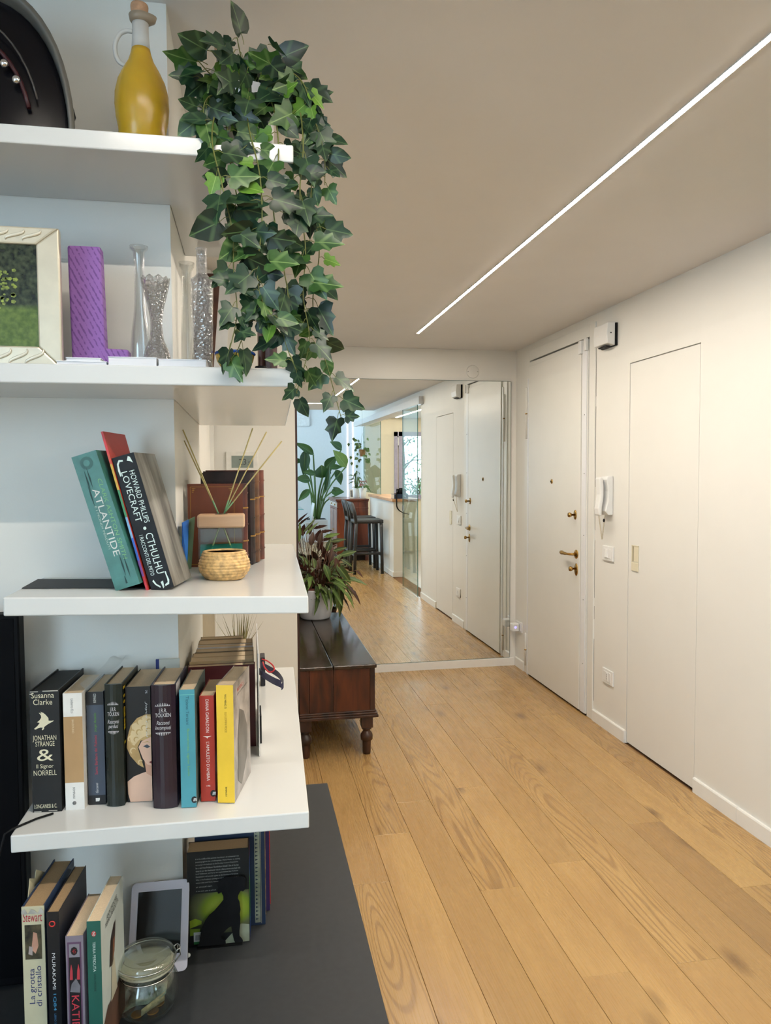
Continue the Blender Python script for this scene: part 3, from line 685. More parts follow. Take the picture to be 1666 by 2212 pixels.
# ================================================================== BOOKS
M_page = mat('page_edges', S(218, 196, 164), .8, var=.12, scale=3, stretch=(400, 400, 2))
M_page_d = mat('old_page_edges', S(168, 140, 104), .85, var=.15, scale=3, stretch=(400, 400, 2))
def ink(rgb): return mat('ink_%d_%d_%d' % rgb, S(*rgb), .6, var=.03)
def cov(rgb, rough=.45, var=.05): return mat('cover_%d_%d_%d' % rgb, S(*rgb), rough, var=var, scale=18)
def book(label, mw, T, Hh, D, spine, cover=None, page=None, hard=False, round_=0, name='book', group=None, top_in=.002):
    """frame mw: origin at the foot of the spine's left edge, x across the spine, y into the shelf, z up"""
    cover = cover or spine; page = page or M_page
    t = thing(name, label, 'book', mw=mw, group=group); c = .0022 if hard else .0008; o = .003 if hard else 0
    mb = MB(); mb.box(0, T, 0, c, 0, Hh)
    sp = MB()
    n = 6; arc = [(T*k/n, -round_*math.sin(math.pi*k/n)) for k in range(n+1)]
    pts = [mw @ V((x, y, 0)) for x, y in arc] + [mw @ V((T, c, 0)), mw @ V((0, c, 0))]
    sp.prism(pts, (mw.to_3x3() @ V((0, 0, 1)))*Hh, smooth=False).build('spine', spine, t)
    for a, b_ in ((0, c), (T-c, T)): MB().box(a, b_, c, D, 0, Hh).xf(mw).build('cover_board', cover, t)
    MB().box(c, T-c, c, D-o, o, Hh-max(o, top_in)).xf(mw).build('page_block', page, t)
    return t
def mw_px(BL, BR, TL, z, Yover=None):
    """frame from three pixels of a spine: foot left, foot right (both at height z) and head left"""
    a = hZ(*BL, z) if Yover is None else hY(*BL, Yover); b_ = hZ(*BR, z) if Yover is None else hY(*BR, Yover)
    xa = (b_-a); T = xa.length; xa = V((xa.x, xa.y, 0 if Yover is None else xa.z)).normalized()
    tl = hY(*TL, a.y); za = (tl-a); Hh = za.length; za = (za - xa*za.dot(xa)).normalized()
    ya = za.cross(xa).normalized(); return frame(a, xa, ya, za), T, Hh

# ---- lowest shelf: nine books side by side
GR = 'row of books on the lowest shelf'
z4 = .8815
DK = mat('black_jacket', S(34, 34, 35), .5, var=.1, spec=.3); CR = ink((222, 214, 184))
def rowbook(label, BL, BR, TL, D, *a, shrink=.95, z=z4, yaw=-4, **k):
    mw, T, Hh = mw_px(BL, BR, TL, z)
    mw = frame(mw.translation, *[mw.col[i].xyz for i in range(3)])
    # stand it upright: the heel may not sink into the shelf
    xa = V((mw.col[0].x, mw.col[0].y, 0)).normalized() if yaw is None else V((math.cos(R_(yaw)), math.sin(R_(yaw)), 0)); ya = V((-xa.y, xa.x, 0))
    mw = frame(V((mw.translation.x, mw.translation.y, z)), xa, ya, V((0, 0, 1)))
    return book(label, mw, T*shrink, Hh, D, *a, **k), mw, T*shrink, Hh
t, mw, T, Hh = rowbook('thick black book with cream raven and title on the spine', (71, 1756), (138, 1751), (62, 1493), .158, DK, cover=cov((26, 26, 27)), page=mat('black_page_edges', (.018, .017, .017), .7, var=.2), hard=True, group=GR)
S_ = 'title_lettering'
text('Susanna\nClarke', CR, t, mw, T*.06, T*.84, Hh*.885, Hh*.985, name=S_)
text('JONATHAN\nSTRANGE', CR, t, mw, T*.07, T*.88, Hh*.545, Hh*.635, name=S_)
text('&', CR, t, mw, T*.20, T*.76, Hh*.425, Hh*.52, name=S_)
text('Il Signor', CR, t, mw, T*.17, T*.76, Hh*.355, Hh*.398, name=S_); text('NORRELL', CR, t, mw, T*.07, T*.86, Hh*.305, Hh*.348, name=S_)
text('LONGANESI & C.', CR, t, mw, T*.06, T*.84, Hh*.035, Hh*.068, name=S_)
rv = [(245, 945), (300, 905), (330, 870), (290, 860), (330, 835), (355, 800), (350, 770), (320, 735), (360, 750), (345, 722), (385, 745), (370, 728), (420, 765), (460, 810), (462, 845), (500, 848), (540, 845), (520, 860), (450, 890), (410, 915), (395, 925), (392, 950), (370, 968), (358, 955), (375, 935), (345, 930), (300, 940), (265, 955)]
decal('raven_emblem', CR, t, mw, [(T*(x-190)/430, Hh*(1-(y-450)/1600.0)) for x, y in rv])
wear = mat('worn_white', S(190, 186, 176), .8, var=.2)
for x0_, x1_, zz in ((.02, .30, .993), (.45, .98, .996), (0, .12, .975), (.55, .85, .012), (.05, .3, .008)): decal('worn_edge', wear, t, mw, rect(T*x0_, T*x1_, Hh*zz-.0008, Hh*zz+.0008), .0006)

t, mw, T, Hh = rowbook('white paperback with a tan band around the spine', (142.3, 1750.4), (186, 1747), (137, 1498), .135, cov((232, 228, 222)), group=GR)
decal('tan_band', cov((178, 143, 100), .7), t, mw, rect(0, T, Hh*.235, Hh*.80))
text('Umberto Eco', ink((130, 128, 126)), t, mw, T*.40, T*.54, Hh*.83, Hh*.955, 'down', name=S_); text('BAUDOLINO', ink((225, 205, 170)), t, mw, T*.44, T*.55, Hh*.66, Hh*.775, 'down', .0008, name=S_)
text('BOMPIANI', ink((120, 118, 116)), t, mw, T*.40, T*.52, Hh*.10, Hh*.195, 'down', name=S_); MB().lathe([(.0035, 0), (.0035, .0003), (0, .0003)], mw @ V((T*.47, -.0003, Hh*.06)), 14, ax=Matrix.Rotation(R_(90), 3, 'X')).build('publisher_emblem', ink((120, 118, 116)), t)

t, mw, T, Hh = rowbook('slate blue paperback with red and green spine lettering', (192, 1739), (231, 1736.6), (188, 1495), .13, cov((62, 72, 88), .4), group=GR)
decal('black_head_band', cov((22, 22, 26)), t, mw, rect(0, T, Hh*.885, Hh)); decal('black_foot_band', cov((22, 22, 26)), t, mw, rect(0, T, 0, Hh*.085))
text('ROMANZO', ink((210, 210, 205)), t, mw, T*.42, T*.58, Hh*.905, Hh*.985, 'up', .0008, name=S_); text('Jorge Amado', ink((104, 160, 60)), t, mw, T*.42, T*.60, Hh*.645, Hh*.815, 'up', .0008, name=S_, shear=.2)
text('Santa Barbara dei Fulmini', ink((190, 70, 84)), t, mw, T*.42, T*.58, Hh*.27, Hh*.615, 'up', .0008, name=S_); text('Garzanti', ink((215, 215, 215)), t, mw, T*.44, T*.58, Hh*.105, Hh*.195, 'up', .0008, name=S_, shear=.2)
decal('publisher_emblem', ink((220, 220, 216)), t, mw, [(T*.42, Hh*.03), (T*.62, Hh*.03), (T*.66, Hh*.045), (T*.66, Hh*.06), (T*.42, Hh*.06)], .0008)

def ornament(t, mw, T, x0, x1, z, up, col):
    n = 9; w_ = (x1-x0)
    decal('ornament', col, t, mw, rect(x0, x1, z-.0003, z+.0003), ORN)
    for k in range(n):
        xx = x0+w_*(k+.5)/n; hh = (.0015+.0045*math.sin(math.pi*(k+.5)/n))*up
        pts = [(xx-w_/n*.32, z), (xx+w_/n*.32, z), (xx+w_/n*.12, z+hh), (xx-w_/n*.12, z+hh)]
        decal('ornament', col, t, mw, pts if up > 0 else pts[::-1], ORN)
def tolkien(label, BL, BR, TL, col, rnd, two, cover):
    global ORN
    t, mw, T, Hh = rowbook(label, BL, BR, TL, .135, cov(col, .18), cover=cover, hard=True, round_=rnd, group=GR, page=M_page, shrink=.90 if rnd < .005 else .95)
    W = ink((196, 194, 198)); ORN = rnd+.0005
    ornament(t, mw, T, T*.17, T*.80, Hh*.835, 1, W)
    text('J.R.R.\nTOLKIEN', W, t, mw, T*.17, T*.82, Hh*.745, Hh*.815, off=rnd+.0006, name=S_)
    text(two, W, t, mw, T*.17, T*.82, Hh*.635, Hh*.715, off=rnd+.0006, name=S_, shear=.25); ornament(t, mw, T, T*.17, T*.80, Hh*.62, -1, W)
    return t, mw, T, Hh
t, mw, T, Hh = tolkien('dark green hardback with silver ornament and title', (232, 1741.5), (274, 1739), (228, 1478), (30, 38, 36), .004, 'Racconti\nperduti', cov((34, 40, 34)))
for k in range(14): z = Hh*(.40+.56*rl.random()); decal('gilt_pattern', ink((196, 168, 34)), t, mw @ Matrix.Translation((T+.0008, 0, 0)) @ Matrix.Rotation(R_(90), 4, 'Z'), rect(.004, .012+.02*rl.random(), z, z+Hh*.022))
# portrait paperback
t, mw, T, Hh = rowbook('black paperback with a blonde portrait photo wrapped on its spine', (276, 1733), (331, 1732.5), (277, 1484), .135, cov((14, 14, 18), .35), group=GR)
SK, SK2, HR, HR2 = cov((226, 186, 160), .5), cov((206, 156, 130), .5), cov((220, 196, 150), .6, .18), cov((192, 158, 104), .6, .2)
hx = lambda x: T*(x-95)/300.0
hz = lambda y: Hh*(1-(y-355)/1385.0)
def pic(name, m, pts, off): decal(name, m, t, mw, [(min(T, max(0, hx(x))), max(0, hz(y))) for x, y in pts], off)
pic('portrait_shoulder', SK, [(100, 1490), (180, 1430), (290, 1390), (335, 1380), (395, 1400), (395, 1738), (130, 1738), (105, 1640)][::-1], .0005)
pic('portrait_neck', SK2, [(300, 1180), (395, 1180), (395, 1440), (330, 1400)][::-1], .0006)
pic('portrait_hair', HR2, [(110, 960), (150, 820), (230, 730), (330, 690), (395, 690), (395, 1010), (270, 1000), (230, 1080), (270, 1220), (300, 1330), (230, 1290), (140, 1180), (100, 1080)][::-1], .0007)
pic('portrait_hair', HR, [(140, 940), (180, 820), (250, 745), (340, 705), (395, 720), (395, 930), (300, 960), (240, 1000), (190, 1060), (150, 1030)][::-1], .0008)
for cx_, cy_, r_, m_ in ((165, 900, 32, HR2), (205, 830, 34, HR), (265, 775, 36, HR2), (330, 745, 34, HR), (375, 770, 24, HR2), (150, 975, 30, HR), (140, 1050, 28, HR2), (175, 1120, 32, HR), (215, 1190, 30, HR2), (250, 900, 30, HR2), (310, 850, 30, HR2), (365, 880, 26, HR2), (215, 985, 26, HR2), (260, 1260, 24, HR)):
    pic('portrait_curl', m_, [(cx_+r_*1.25*math.cos(2.2+a*.5), cy_+r_*1.25*math.sin(2.2+a*.5)) for a in range(8)]+[(cx_+6+r_*.9*math.cos(2.2+a*.5), cy_+4+r_*.9*math.sin(2.2+a*.5)) for a in range(7, -1, -1)], .00082)
pic('portrait_face', SK, [(240, 1080), (280, 1010), (395, 960), (395, 1310), (340, 1290), (290, 1220)][::-1], .0009)
pic('portrait_eye', cov((70, 76, 84)), [(295, 1070), (345, 1050), (385, 1080), (345, 1095)][::-1], .001); pic('portrait_brow', HR2, [(280, 1030), (350, 1010), (385, 1030), (350, 1022)][::-1], .001); pic('portrait_lips', cov((116, 26, 34)), [(365, 1265), (395, 1250), (395, 1285)][::-1], .001)
text('Joyce Carol', ink((220, 220, 220)), t, mw, T*.78, T*.88, Hh*.56, Hh*.87, 'down', .0012, name=S_, shear=.25); text('75', ink((200, 200, 205)), t, mw, T*.80, T*.88, Hh*.94, Hh*.968, 'down', name=S_)
t, mw, T, Hh = tolkien('dark plum hardback with silver ornament and title', (332, 1745), (386, 1743), (332, 1479.5), (44, 32, 42), .006, 'Racconti\nincompiuti', cov((46, 46, 66)))
JK = mat('book_jacket_night', S(60, 52, 84), .4, var=.9, scale=40)
decal('jacket_picture', JK, t, mw @ Matrix.Translation((T+.0005, 0, 0)) @ Matrix.Rotation(R_(90), 4, 'Z'), rect(.002, .13, 0, Hh*.9)); decal('jacket_head', ink((200, 196, 200)), t, mw @ Matrix.Translation((T+.0007, 0, 0)) @ Matrix.Rotation(R_(90), 4, 'Z'), rect(.002, .05, Hh*.9, Hh))
PUB = (ink((20, 20, 22)), ink((230, 230, 226)))
def roundel(t, mw, T, Hh, z):
    decal('publisher_emblem', PUB[0], t, mw, [(min(T, T*.86+.0055*math.cos(a*.5)), z+.0065*math.sin(a*.5)) for a in range(13)], .0006)
    for k in range(3): decal('publisher_emblem', PUB[1], t, mw, [(T*.80+k*.0022, z-.003), (T*.80+.0012+k*.0022, z-.003), (T*.80+.0022+k*.0022, z+.003), (T*.80+.001+k*.0022, z+.003)], .0009)
t, mw, T, Hh = rowbook('turquoise paperback with green spine lettering', (392, 1745), (426.6, 1743), (394, 1490), .15, cov((76, 152, 166), .35), cover=cov((84, 100, 96)), group=GR)
text('Tiziano Terzani', ink((50, 98, 112)), t, mw, T*.42, T*.62, Hh*.705, Hh*.945, 'down', name=S_); text('Buonanotte, signor Lenin', ink((120, 178, 104)), t, mw, T*.42, T*.62, Hh*.27, Hh*.67, 'down', name=S_); roundel(t, mw, T, Hh, Hh*.065)
decal('head_line', ink((110, 186, 180)), t, mw, rect(0, T, Hh*.955, Hh*.96))
t, mw, T, Hh = rowbook('red paperback with white spine lettering', (434.7, 1731.5), (469, 1730.6), (437.4, 1503), .12, cov((170, 50, 36), .35), group=GR, yaw=-6, shrink=.9)
text('DIANA GABALDON', ink((236, 220, 212)), t, mw, T*.42, T*.64, Hh*.655, Hh*.965, 'down', name=S_); text("L'AMULETO D'AMBRA", ink((236, 220, 212)), t, mw, T*.42, T*.64, Hh*.195, Hh*.565, 'down', name=S_)
decal('ornament', ink((236, 220, 212)), t, mw, [(T*.2, Hh*.62), (T*.45, Hh*.607), (T*.5, Hh*.595), (T*.55, Hh*.607), (T*.8, Hh*.62), (T*.5, Hh*.618)]); text('1496', ink((236, 220, 212)), t, mw, T*.40, T*.66, Hh*.140, Hh*.155, name=S_); roundel(t, mw, T, Hh, Hh*.075)
t, mw, T, Hh = rowbook('yellow paperback with a grey photo cover at the right end', (471, 1734), (510, 1732.4), (474, 1480), .145, cov((240, 198, 52), .4), cover=mat('grey_photo_cover', S(168, 162, 158), .35, var=.35, scale=24), group=GR, yaw=-12)
text('WU MING 5', ink((40, 36, 24)), t, mw, T*.48, T*.60, Hh*.805, Hh*.925, 'down', name=S_); text('GLI UOMINI PESCE', ink((150, 118, 30)), t, mw, T*.48, T*.60, Hh*.60, Hh*.775, 'down', name=S_); text('EINAUDI', ink((40, 36, 24)), t, mw, T*.46, T*.56, Hh*.055, Hh*.135, 'down', name=S_)
cm_ = mw @ Matrix.Translation((T+.0002, 0, 0)) @ Matrix.Rotation(R_(90), 4, 'Z')
text('WU MING 5', ink((196, 40, 40)), t, cm_, .03, .085, Hh*.90, Hh*.935, name=S_); text('Gli uomini pesce', ink((50, 46, 46)), t, cm_, .03, .12, Hh*.865, Hh*.892, name=S_)
decal('cover_photo', cov((112, 108, 104), .5, .3), t, cm_, [(.03, .03), (.06, 0.012), (.11, .05), (.115, .11), (.085, .15), (.05, .165), (.035, .12)])

# ---- black cord trailing off the lowest shelf, clear film over the book tops
a = hZ(115, 1757, .8845); b_ = hZ(80, 1768, .8845); c = hZ(28, 1790, .8845); d = V((c.x-.03, c.y-.02, .80)); e = V((c.x-.07, 1.44, .72))
MB().tube([a, b_, c, c+V((-.012, -.006, -.006)), d, e], .002, 6).build('black_cord', M_black, label='thin black cord trailing off the lowest shelf to the television', cat='cord')
zt = .881+.232
fl = []
for i in range(13):
    u = i/12; row = []
    for k in range(5):
        p_ = hZ(178+u*88+k*4-6, 1478-u*66+k*3.5, zt+.004); row.append(p_ + V((0, 0, .006*math.sin(u*9+k)*u + .012*u*u)))
    fl.append(row)
MB().grid(fl).build('plastic_film', thinglass('film', (.93, .93, .92), 1.4), label='crumpled clear plastic strip lying on top of the books', cat='film')

# ---- lowest shelf, behind: books standing front to back along the wall return
GB = 'books standing behind the row'
def facing(label, x0, x1, y0, th, z0, hh, col, page=M_page, rot=0, group=None, hard=False, name='book', spine_right=True, c2=None):
    """book whose cover faces the camera: x0..x1 wide, from y0 back by th"""
    t = thing(name, label, 'book', (x0, y0, z0), group); R = Matrix.Translation((x0, y0, z0)) @ Matrix.Rotation(R_(rot), 4, 'Z'); w_ = x1-x0; c = .002 if hard else .0009; ov = .003 if hard else .001
    for a_, b2 in ((0, c), (th-c, th)): MB().box(0, w_, a_, b2, 0, hh).xf(R).build('cover_board', col, t)
    if spine_right: MB().box(w_-c, w_+c*.2, c*.5, th-c*.5, 0, hh).xf(R).build('spine', c2 or col, t)
    else: MB().box(-c*.2, c, c*.5, th-c*.5, 0, hh).xf(R).build('spine', c2 or col, t)
    MB().box(ov+c, w_-c-(0 if spine_right else ov), c, th-c, ov, hh-ov).xf(R).build('page_block', page, t); return t, R, w_
hb = [('front', 'dark red book standing at the front behind the yellow paperback', (86, 28, 34), .190, .022, -.140, .008),
      ('2', 'cream paperback just behind the dark red book', (190, 166, 128), .196, .042, -.138, .004), ('3', 'tan paperback third behind the dark red book', (170, 146, 110), .196, .040, -.136, .006),
      ('4', 'black and white paperback with a torn yellow corner behind the row', (30, 28, 28), .192, .022, -.134, .004), ('5', 'thin cream paperback fifth behind the dark red book', (196, 178, 146), .193, .030, -.132, .006),
      ('6', 'white paperback sixth behind the dark red book', (214, 212, 214), .196, .028, -.131, .004), ('7', 'thick cream paperback seventh behind the dark red book', (186, 164, 128), .198, .045, -.130, .004), ('8', 'last paperback at the back against the wall return', (150, 130, 100), .200, .03, -.128, -.02)]
yy = 1.705
for i, (k, lab, col, hh, th, xa, xb) in enumerate(hb):
    facing(lab, xa, xb, yy, th, z4-.001, hh, cov(col), rot=rl.uniform(-1.2, 1.2)*0, group=GB, page=M_page, spine_right=bool(i % 2)); yy += th+.0015
box('white_folder', mat('white_card', (.80, .80, .79), .5), .014, .0165, 1.64, 1.98, z4-.001, z4+.228, label='tall white card folder standing beside the rear books', cat='folder')
pb = thing('pamphlet', 'white pamphlet with a blue corner behind the plum book', 'pamphlet', hY(360, 1432, 1.585))
p0 = hY(338, 1470, 1.586); p1 = hY(388, 1425, 1.586)
box('sheet', mat('pamphlet_pale', S(196, 198, 190), .5), p0.x, p1.x, 1.586, 1.589, z4, hY(360, 1424, 1.586).z, pb); box('blue_corner', cov((36, 52, 120)), p0.x-.0005, p0.x+.006, 1.585, 1.590, z4+.15, hY(360, 1424, 1.586).z+.0005, pb)
# ribbon medal loop and small dark case at the right of the folder
M_navy = mat('navy_ribbon', S(30, 36, 74), .5)
t = thing('lanyard', 'navy ribbon lanyard with a red cord loop lying on the lowest shelf', 'lanyard', hZ(600, 1480, .881))
def ribbon(pts, wv, m, name):
    rows = [[V(p)-V(wv)*.5, V(p)+V(wv)*.5] for p in pts]; return MB().grid(rows).build(name, m, t)
yb = 1.86
def smooth(pts, n=5):
    out = []
    P = [pts[0]]+list(pts)+[pts[-1]]
    for i in range(1, len(P)-2):
        for k in range(n):
            u = k/n; a_, b2, c2, d2 = [V(q) for q in P[i-1:i+3]]
            out.append(.5*((2*b2)+(c2-a_)*u+(2*a_-5*b2+4*c2-d2)*u*u+(3*b2-a_-3*c2+d2)*u**3))
    out.append(V(pts[-1])); return out
ribbon(smooth([hY(562, 1436, 1.93), hY(580, 1444, 1.90), hY(602, 1458, 1.85), hY(613, 1476, 1.80), hY(608, 1484, 1.78)]), (0, 0, .016), M_navy, 'ribbon')
ribbon(smooth([hY(608, 1478, 1.78), hY(590, 1470, 1.80), hY(570, 1458, 1.85), hY(560, 1450, 1.90)]), (0, 0, .018), M_navy, 'ribbon')
MB().tube(smooth([hY(566, 1424, 1.88), hY(578, 1428, 1.87), hY(590, 1438, 1.86), hY(592, 1448, 1.85), hY(582, 1452, 1.85), hY(572, 1442, 1.86), hY(568, 1430, 1.88)]), .0018, 6).build('red_cord', cov((190, 30, 40)), t)
p = hZ(566, 1492, .881); box('small_case', cov((24, 24, 34)), .026, .040, p.y+.05, p.y+.11, .8805, .965, label='small dark case standing right of the white folder', cat='case', bevel=.002)
box('dark_strip', M_black, .0172, .0215, 1.72, 1.80, .8805, .945, label='flat black case leaning on the white folder', cat='case')
# spiky air plant behind the books
c = V((-.035, 2.32, .8805)); t = thing('spiky_plant', 'small spiky grass plant behind the rear books', 'plant', c)
MB().lathe([(.025, 0), (.032, .05), (.033, .09), (.029, .09), (.027, .08), (0, .08)], c, 20).build('pot', mat('clay_pot', S(150, 120, 90), .7), t)
Mg = leaf_mat('air_plant', [S(96, 92, 48), S(140, 130, 74), S(118, 104, 58)], None, .6)
gl = leaf_mesh('blade', Mg, lambda u: .5*(1-u)+.02, 0, .01, .02, 5)
for k in range(34):
    a = rl.uniform(0, 6.28); sp_ = rl.uniform(.02, .085); hh = rl.uniform(.06, .115)
    place_leaf(gl, t, c+V((math.cos(a)*.015, math.sin(a)*.015, .08)), c+V((math.cos(a)*sp_, math.sin(a)*sp_*.6, .12+hh*(1-sp_*4))), .004, (math.cos(a), math.sin(a), .8), 'blade')

# ---- third shelf
S3 = lambda x: s3z(x)+.0004
def lean(label, BL, BR, TL, Y, D, yaw, spine, cover, page=None, hard=False, name='book', round_=0):
    a_ = hY(*BL, Y); b2 = hY(*BR, Y); c2 = hY(*TL, Y); za = (c2-a_); Hh = za.length; za.normalize(); xa = b2-a_; xa = (xa - za*xa.dot(za)); T = xa.length; xa.normalize(); ya = za.cross(xa)
    Rz = Matrix.Rotation(R_(yaw), 3, 'Z'); mw = frame(a_, Rz @ xa, Rz @ ya, Rz @ za)
    return book(label, mw, T, Hh, D, spine, cover, page, hard, round_, name), mw, T, Hh
M_tealb = mat('teal_mottled_cover', S(58, 116, 108), .4, var=.16, scale=30)
t, mw, T, Hh = lean('thick green hardback leaning left on the third shelf', (250, 1277), (307, 1267), (149, 988), 1.425, .155, -10, M_tealb, M_tealb, mat('teal_page_edges', S(40, 72, 66), .7), True)
text('CLARK ASHTON SMITH', ink((120, 176, 120)), t, mw, T*.70, T*.86, Hh*.20, Hh*.80, 'down', name=S_, shear=.1); text('ATLANTIDE', ink((206, 210, 204)), t, mw, T*.38, T*.64, Hh*.24, Hh*.74, 'down', name=S_)
text('E I MONDI PERDUTI', ink((170, 190, 178)), t, mw, T*.26, T*.34, Hh*.30, Hh*.62, 'down', name=S_)
decal('sun_emblem', mat('sun_print', S(48, 92, 88), .5), t, mw, [(T*.5+.012*math.cos(a*.45), Hh*.93+.012*math.sin(a*.45)) for a in range(14)]); decal('sun_emblem', M_tealb, t, mw, [(T*.5+.006*math.cos(a*.45), Hh*.93+.006*math.sin(a*.45)) for a in range(14)], .0007)
for k, (u, v_) in enumerate(((.28, .80), (.40, .82), (.55, .16), (.70, .14), (.24, .70))): decal('thorn_print', ink((24, 60, 58)), t, mw, [(T*u, Hh*v_), (T*u+.0015, Hh*v_-.02), (T*u+.003, Hh*v_), (T*u+.0015, Hh*v_+.022)], .0005)
decal('publisher_emblem', ink((24, 60, 58)), t, mw, [(T*.48, Hh*.03), (T*.56, Hh*.03), (T*.53, Hh*.085), (T*.51, Hh*.085)])
# rainbow booklet squeezed between
t, mw, T, Hh = lean('thin rainbow booklet with a red top sticking up between the leaning books', (317, 1280), (322, 1279), (213, 932), 1.43, 0.118, -10, cov((200, 40, 40)), cov((186, 58, 44)), cov((214, 90, 40)))
cols = [(190, 40, 56), (120, 70, 150), (40, 96, 190), (120, 170, 210), (50, 130, 80), (200, 160, 40), (200, 70, 40)]
zz = [0, .10, .20, .34, .47, .64, .80, .86]
for k, c_ in enumerate(cols): decal('colour_band', cov(c_), t, mw, rect(0, T, Hh*zz[k], Hh*zz[k+1]))
M_wgr = wood('grey_wood_print', S(70, 69, 66), S(146, 144, 138), .45, (6, 30, 5), bump=.1)
t, mw, T, Hh = lean('thick black hardback with white lettering leaning on the third shelf', (329, 1281), (379, 1272), (237, 990), 1.432, .13, -10, mat('black_spine', S(26, 26, 29), .5, spec=.25, var=.25, scale=60), M_wgr, M_wgr, True)
Wt = ink((214, 230, 224))
text('LOVECRAFT', Wt, t, mw, T*.22, T*.50, Hh*.515, Hh*.885, 'down', name=S_); text('HOWARD PHILLIPS', Wt, t, mw, T*.58, T*.82, Hh*.495, Hh*.88, 'down', name=S_); text('CTHULHU', Wt, t, mw, T*.45, T*.78, Hh*.12, Hh*.42, 'down', name=S_); text('I RACCONTI DEL MITO', Wt, t, mw, T*.17, T*.34, Hh*.12, Hh*.42, 'down', name=S_)
decal('dot', Wt, t, mw, [(T*.52+.003*math.cos(a*.52), Hh*.46+.003*math.sin(a*.52)) for a in range(12)])
for (pts) in ([(.12, .90), (.16, .95), (.28, .975), (.45, .968), (.45, .957), (.30, .96), (.22, .94), (.20, .86), (.14, .86)], [(.62, .955), (.72, .985), (.80, .975), (.86, .93), (.76, .945)], [(.86, .10), (.90, .06), (.84, .03), (.66, .022), (.66, .035), (.80, .045), (.82, .07), (.80, .125), (.86, .125)], [(.16, .08), (.24, .05), (.42, .02), (.45, .03), (.30, .055), (.22, .09)], [(.50, .06), (.62, .065), (.60, .02), (.54, .01)]):
    decal('scroll_ornament', Wt, t, mw, [(T*x, Hh*z) for x, z in pts][::-1])
# bookend plate under the leaning books
q = [hZ(47, 1273, s3z(-.38)), hZ(82, 1254, s3z(-.36))]
xr = -.165; ya_, yb_ = q[0].y, q[1].y
MB().prism([(q[0].x, ya_, s3z(q[0].x)+.0003), (xr, ya_, s3z(xr)+.0003), (xr, yb_, s3z(xr)+.0003), (q[1].x, yb_, s3z(q[1].x)+.0003)], (0, 0, .0012)).build('bookend_plate', mat('black_steel', (.012, .012, .014), .5, spec=.2), label='flat black metal bookend plate under the leaning green book', cat='bookend')
# blue and green cards by the wall
z0 = S3(-.13)
MB().prism([hY(394, 1232, 1.63), hY(403, 1237, 1.60), hY(407, 1122, 1.70), hY(393, 1129, 1.63)], (.0012, 0, 0)).build('blue_card', cov((40, 110, 200)), label='bright blue card standing against the wall behind the black book', cat='card')
MB().prism([hZ(404, 1231, z0), hZ(412, 1228, z0), hY(420, 1116, 1.74), hY(408, 1122, 1.70)], (.0015, .002, 0)).build('green_card', cov((104, 136, 110), .5, .2), label='folded grey green card beside the blue card', cat='card')
# antique leather books
GL = 'antique leather books on the third shelf'
M_l1 = mat('leather_tan', S(112, 54, 26), .42, var=.14, scale=14, bump=.1); M_l2 = mat('leather_dark', S(46, 28, 26), .5, var=.5, scale=20, bump=.15); M_l3 = mat('leather_brown', S(110, 70, 40), .5, var=.3, scale=40, bump=.15); M_l4 = mat('leather_red_brown', S(104, 52, 38), .5, var=.3, scale=40, bump=.15)
M_gilt = mat('gilt', S(176, 130, 62), .4, metal=.6)
def leather(label, xl, xr_, y0, th, ytop, m1, m2, rot=0):
    zb = s3z((xl+xr_)/2)+.0008; hh = hY(480, ytop, y0).z - zb
    t, R, w_ = facing(label, xl, xr_, y0, th, zb, hh, m1, M_page_d, rot, GL, True, c2=m2)
    rs = MB()
    for k in range(7): a_ = -math.pi/2 + math.pi*k/6; rs.v.append
    pr = [R @ V((w_+.010*math.cos(-math.pi/2+math.pi*k/6), th/2+th*.5*math.sin(-math.pi/2+math.pi*k/6), 0)) for k in range(7)]
    MB().prism(pr, (0, 0, hh)).build('rounded_spine', m2, t)
    for f_ in (.12, .3, .5, .7, .88):
        pr = [R @ V((w_+.0115*math.cos(-math.pi/2+math.pi*k/6), th/2+th*.52*math.sin(-math.pi/2+math.pi*k/6), hh*f_)) for k in range(7)]
        MB().prism(pr, (0, 0, .003)).build('spine_rib', M_gilt if f_ in (.3, .7) else m2, t)
    return t, R, w_, hh
xl = hY(406, 1100, 1.79).x; xr_ = hY(529, 1100, 1.79).x
t, R, w_, hh = leather('tan leather book with a gilt border facing forward', xl, xr_-.004, 1.785, .030, 1045, M_l1, mat('leather_spine', S(86, 36, 26), .4, var=.2), -3)
for x0_, x1_, z0_, z1_ in ((.006, w_-.02, hh-.0075, hh-.0065), (.006, .007, .006, hh-.0065), (w_-.021, w_-.020, .006, hh-.0065), (.006, w_-.02, .006, .007)): decal('gilt_line', M_gilt, t, R, rect(x0_, x1_, z0_, z1_))
for sx, xx in ((1, .009), (-1, w_-.023)):
    for k in range(3): decal('gilt_corner', M_gilt, t, R, [(xx, hh-.010-.004*k), (xx+sx*.011-sx*.003*k, hh-.010-.004*k), (xx+sx*.004, hh-.013-.004*k)][::sx])
leather('dark mottled leather book behind the tan one', hY(436, 1100, 1.86).x, hY(541, 1100, 1.86).x, 1.835, .030, 1021, M_l2, M_l2, -4)
leather('brown leather book with gilt spine ribs third in the row', hY(441, 1100, 1.90).x, hY(551, 1100, 1.90).x, 1.882, .036, 1018, M_l2, M_l3, -5)
leather('red brown leather book at the back of the row', hY(446, 1100, 1.95).x, hY(561, 1100, 1.95).x, 1.938, .040, 1016, M_l4, M_l4, -6)
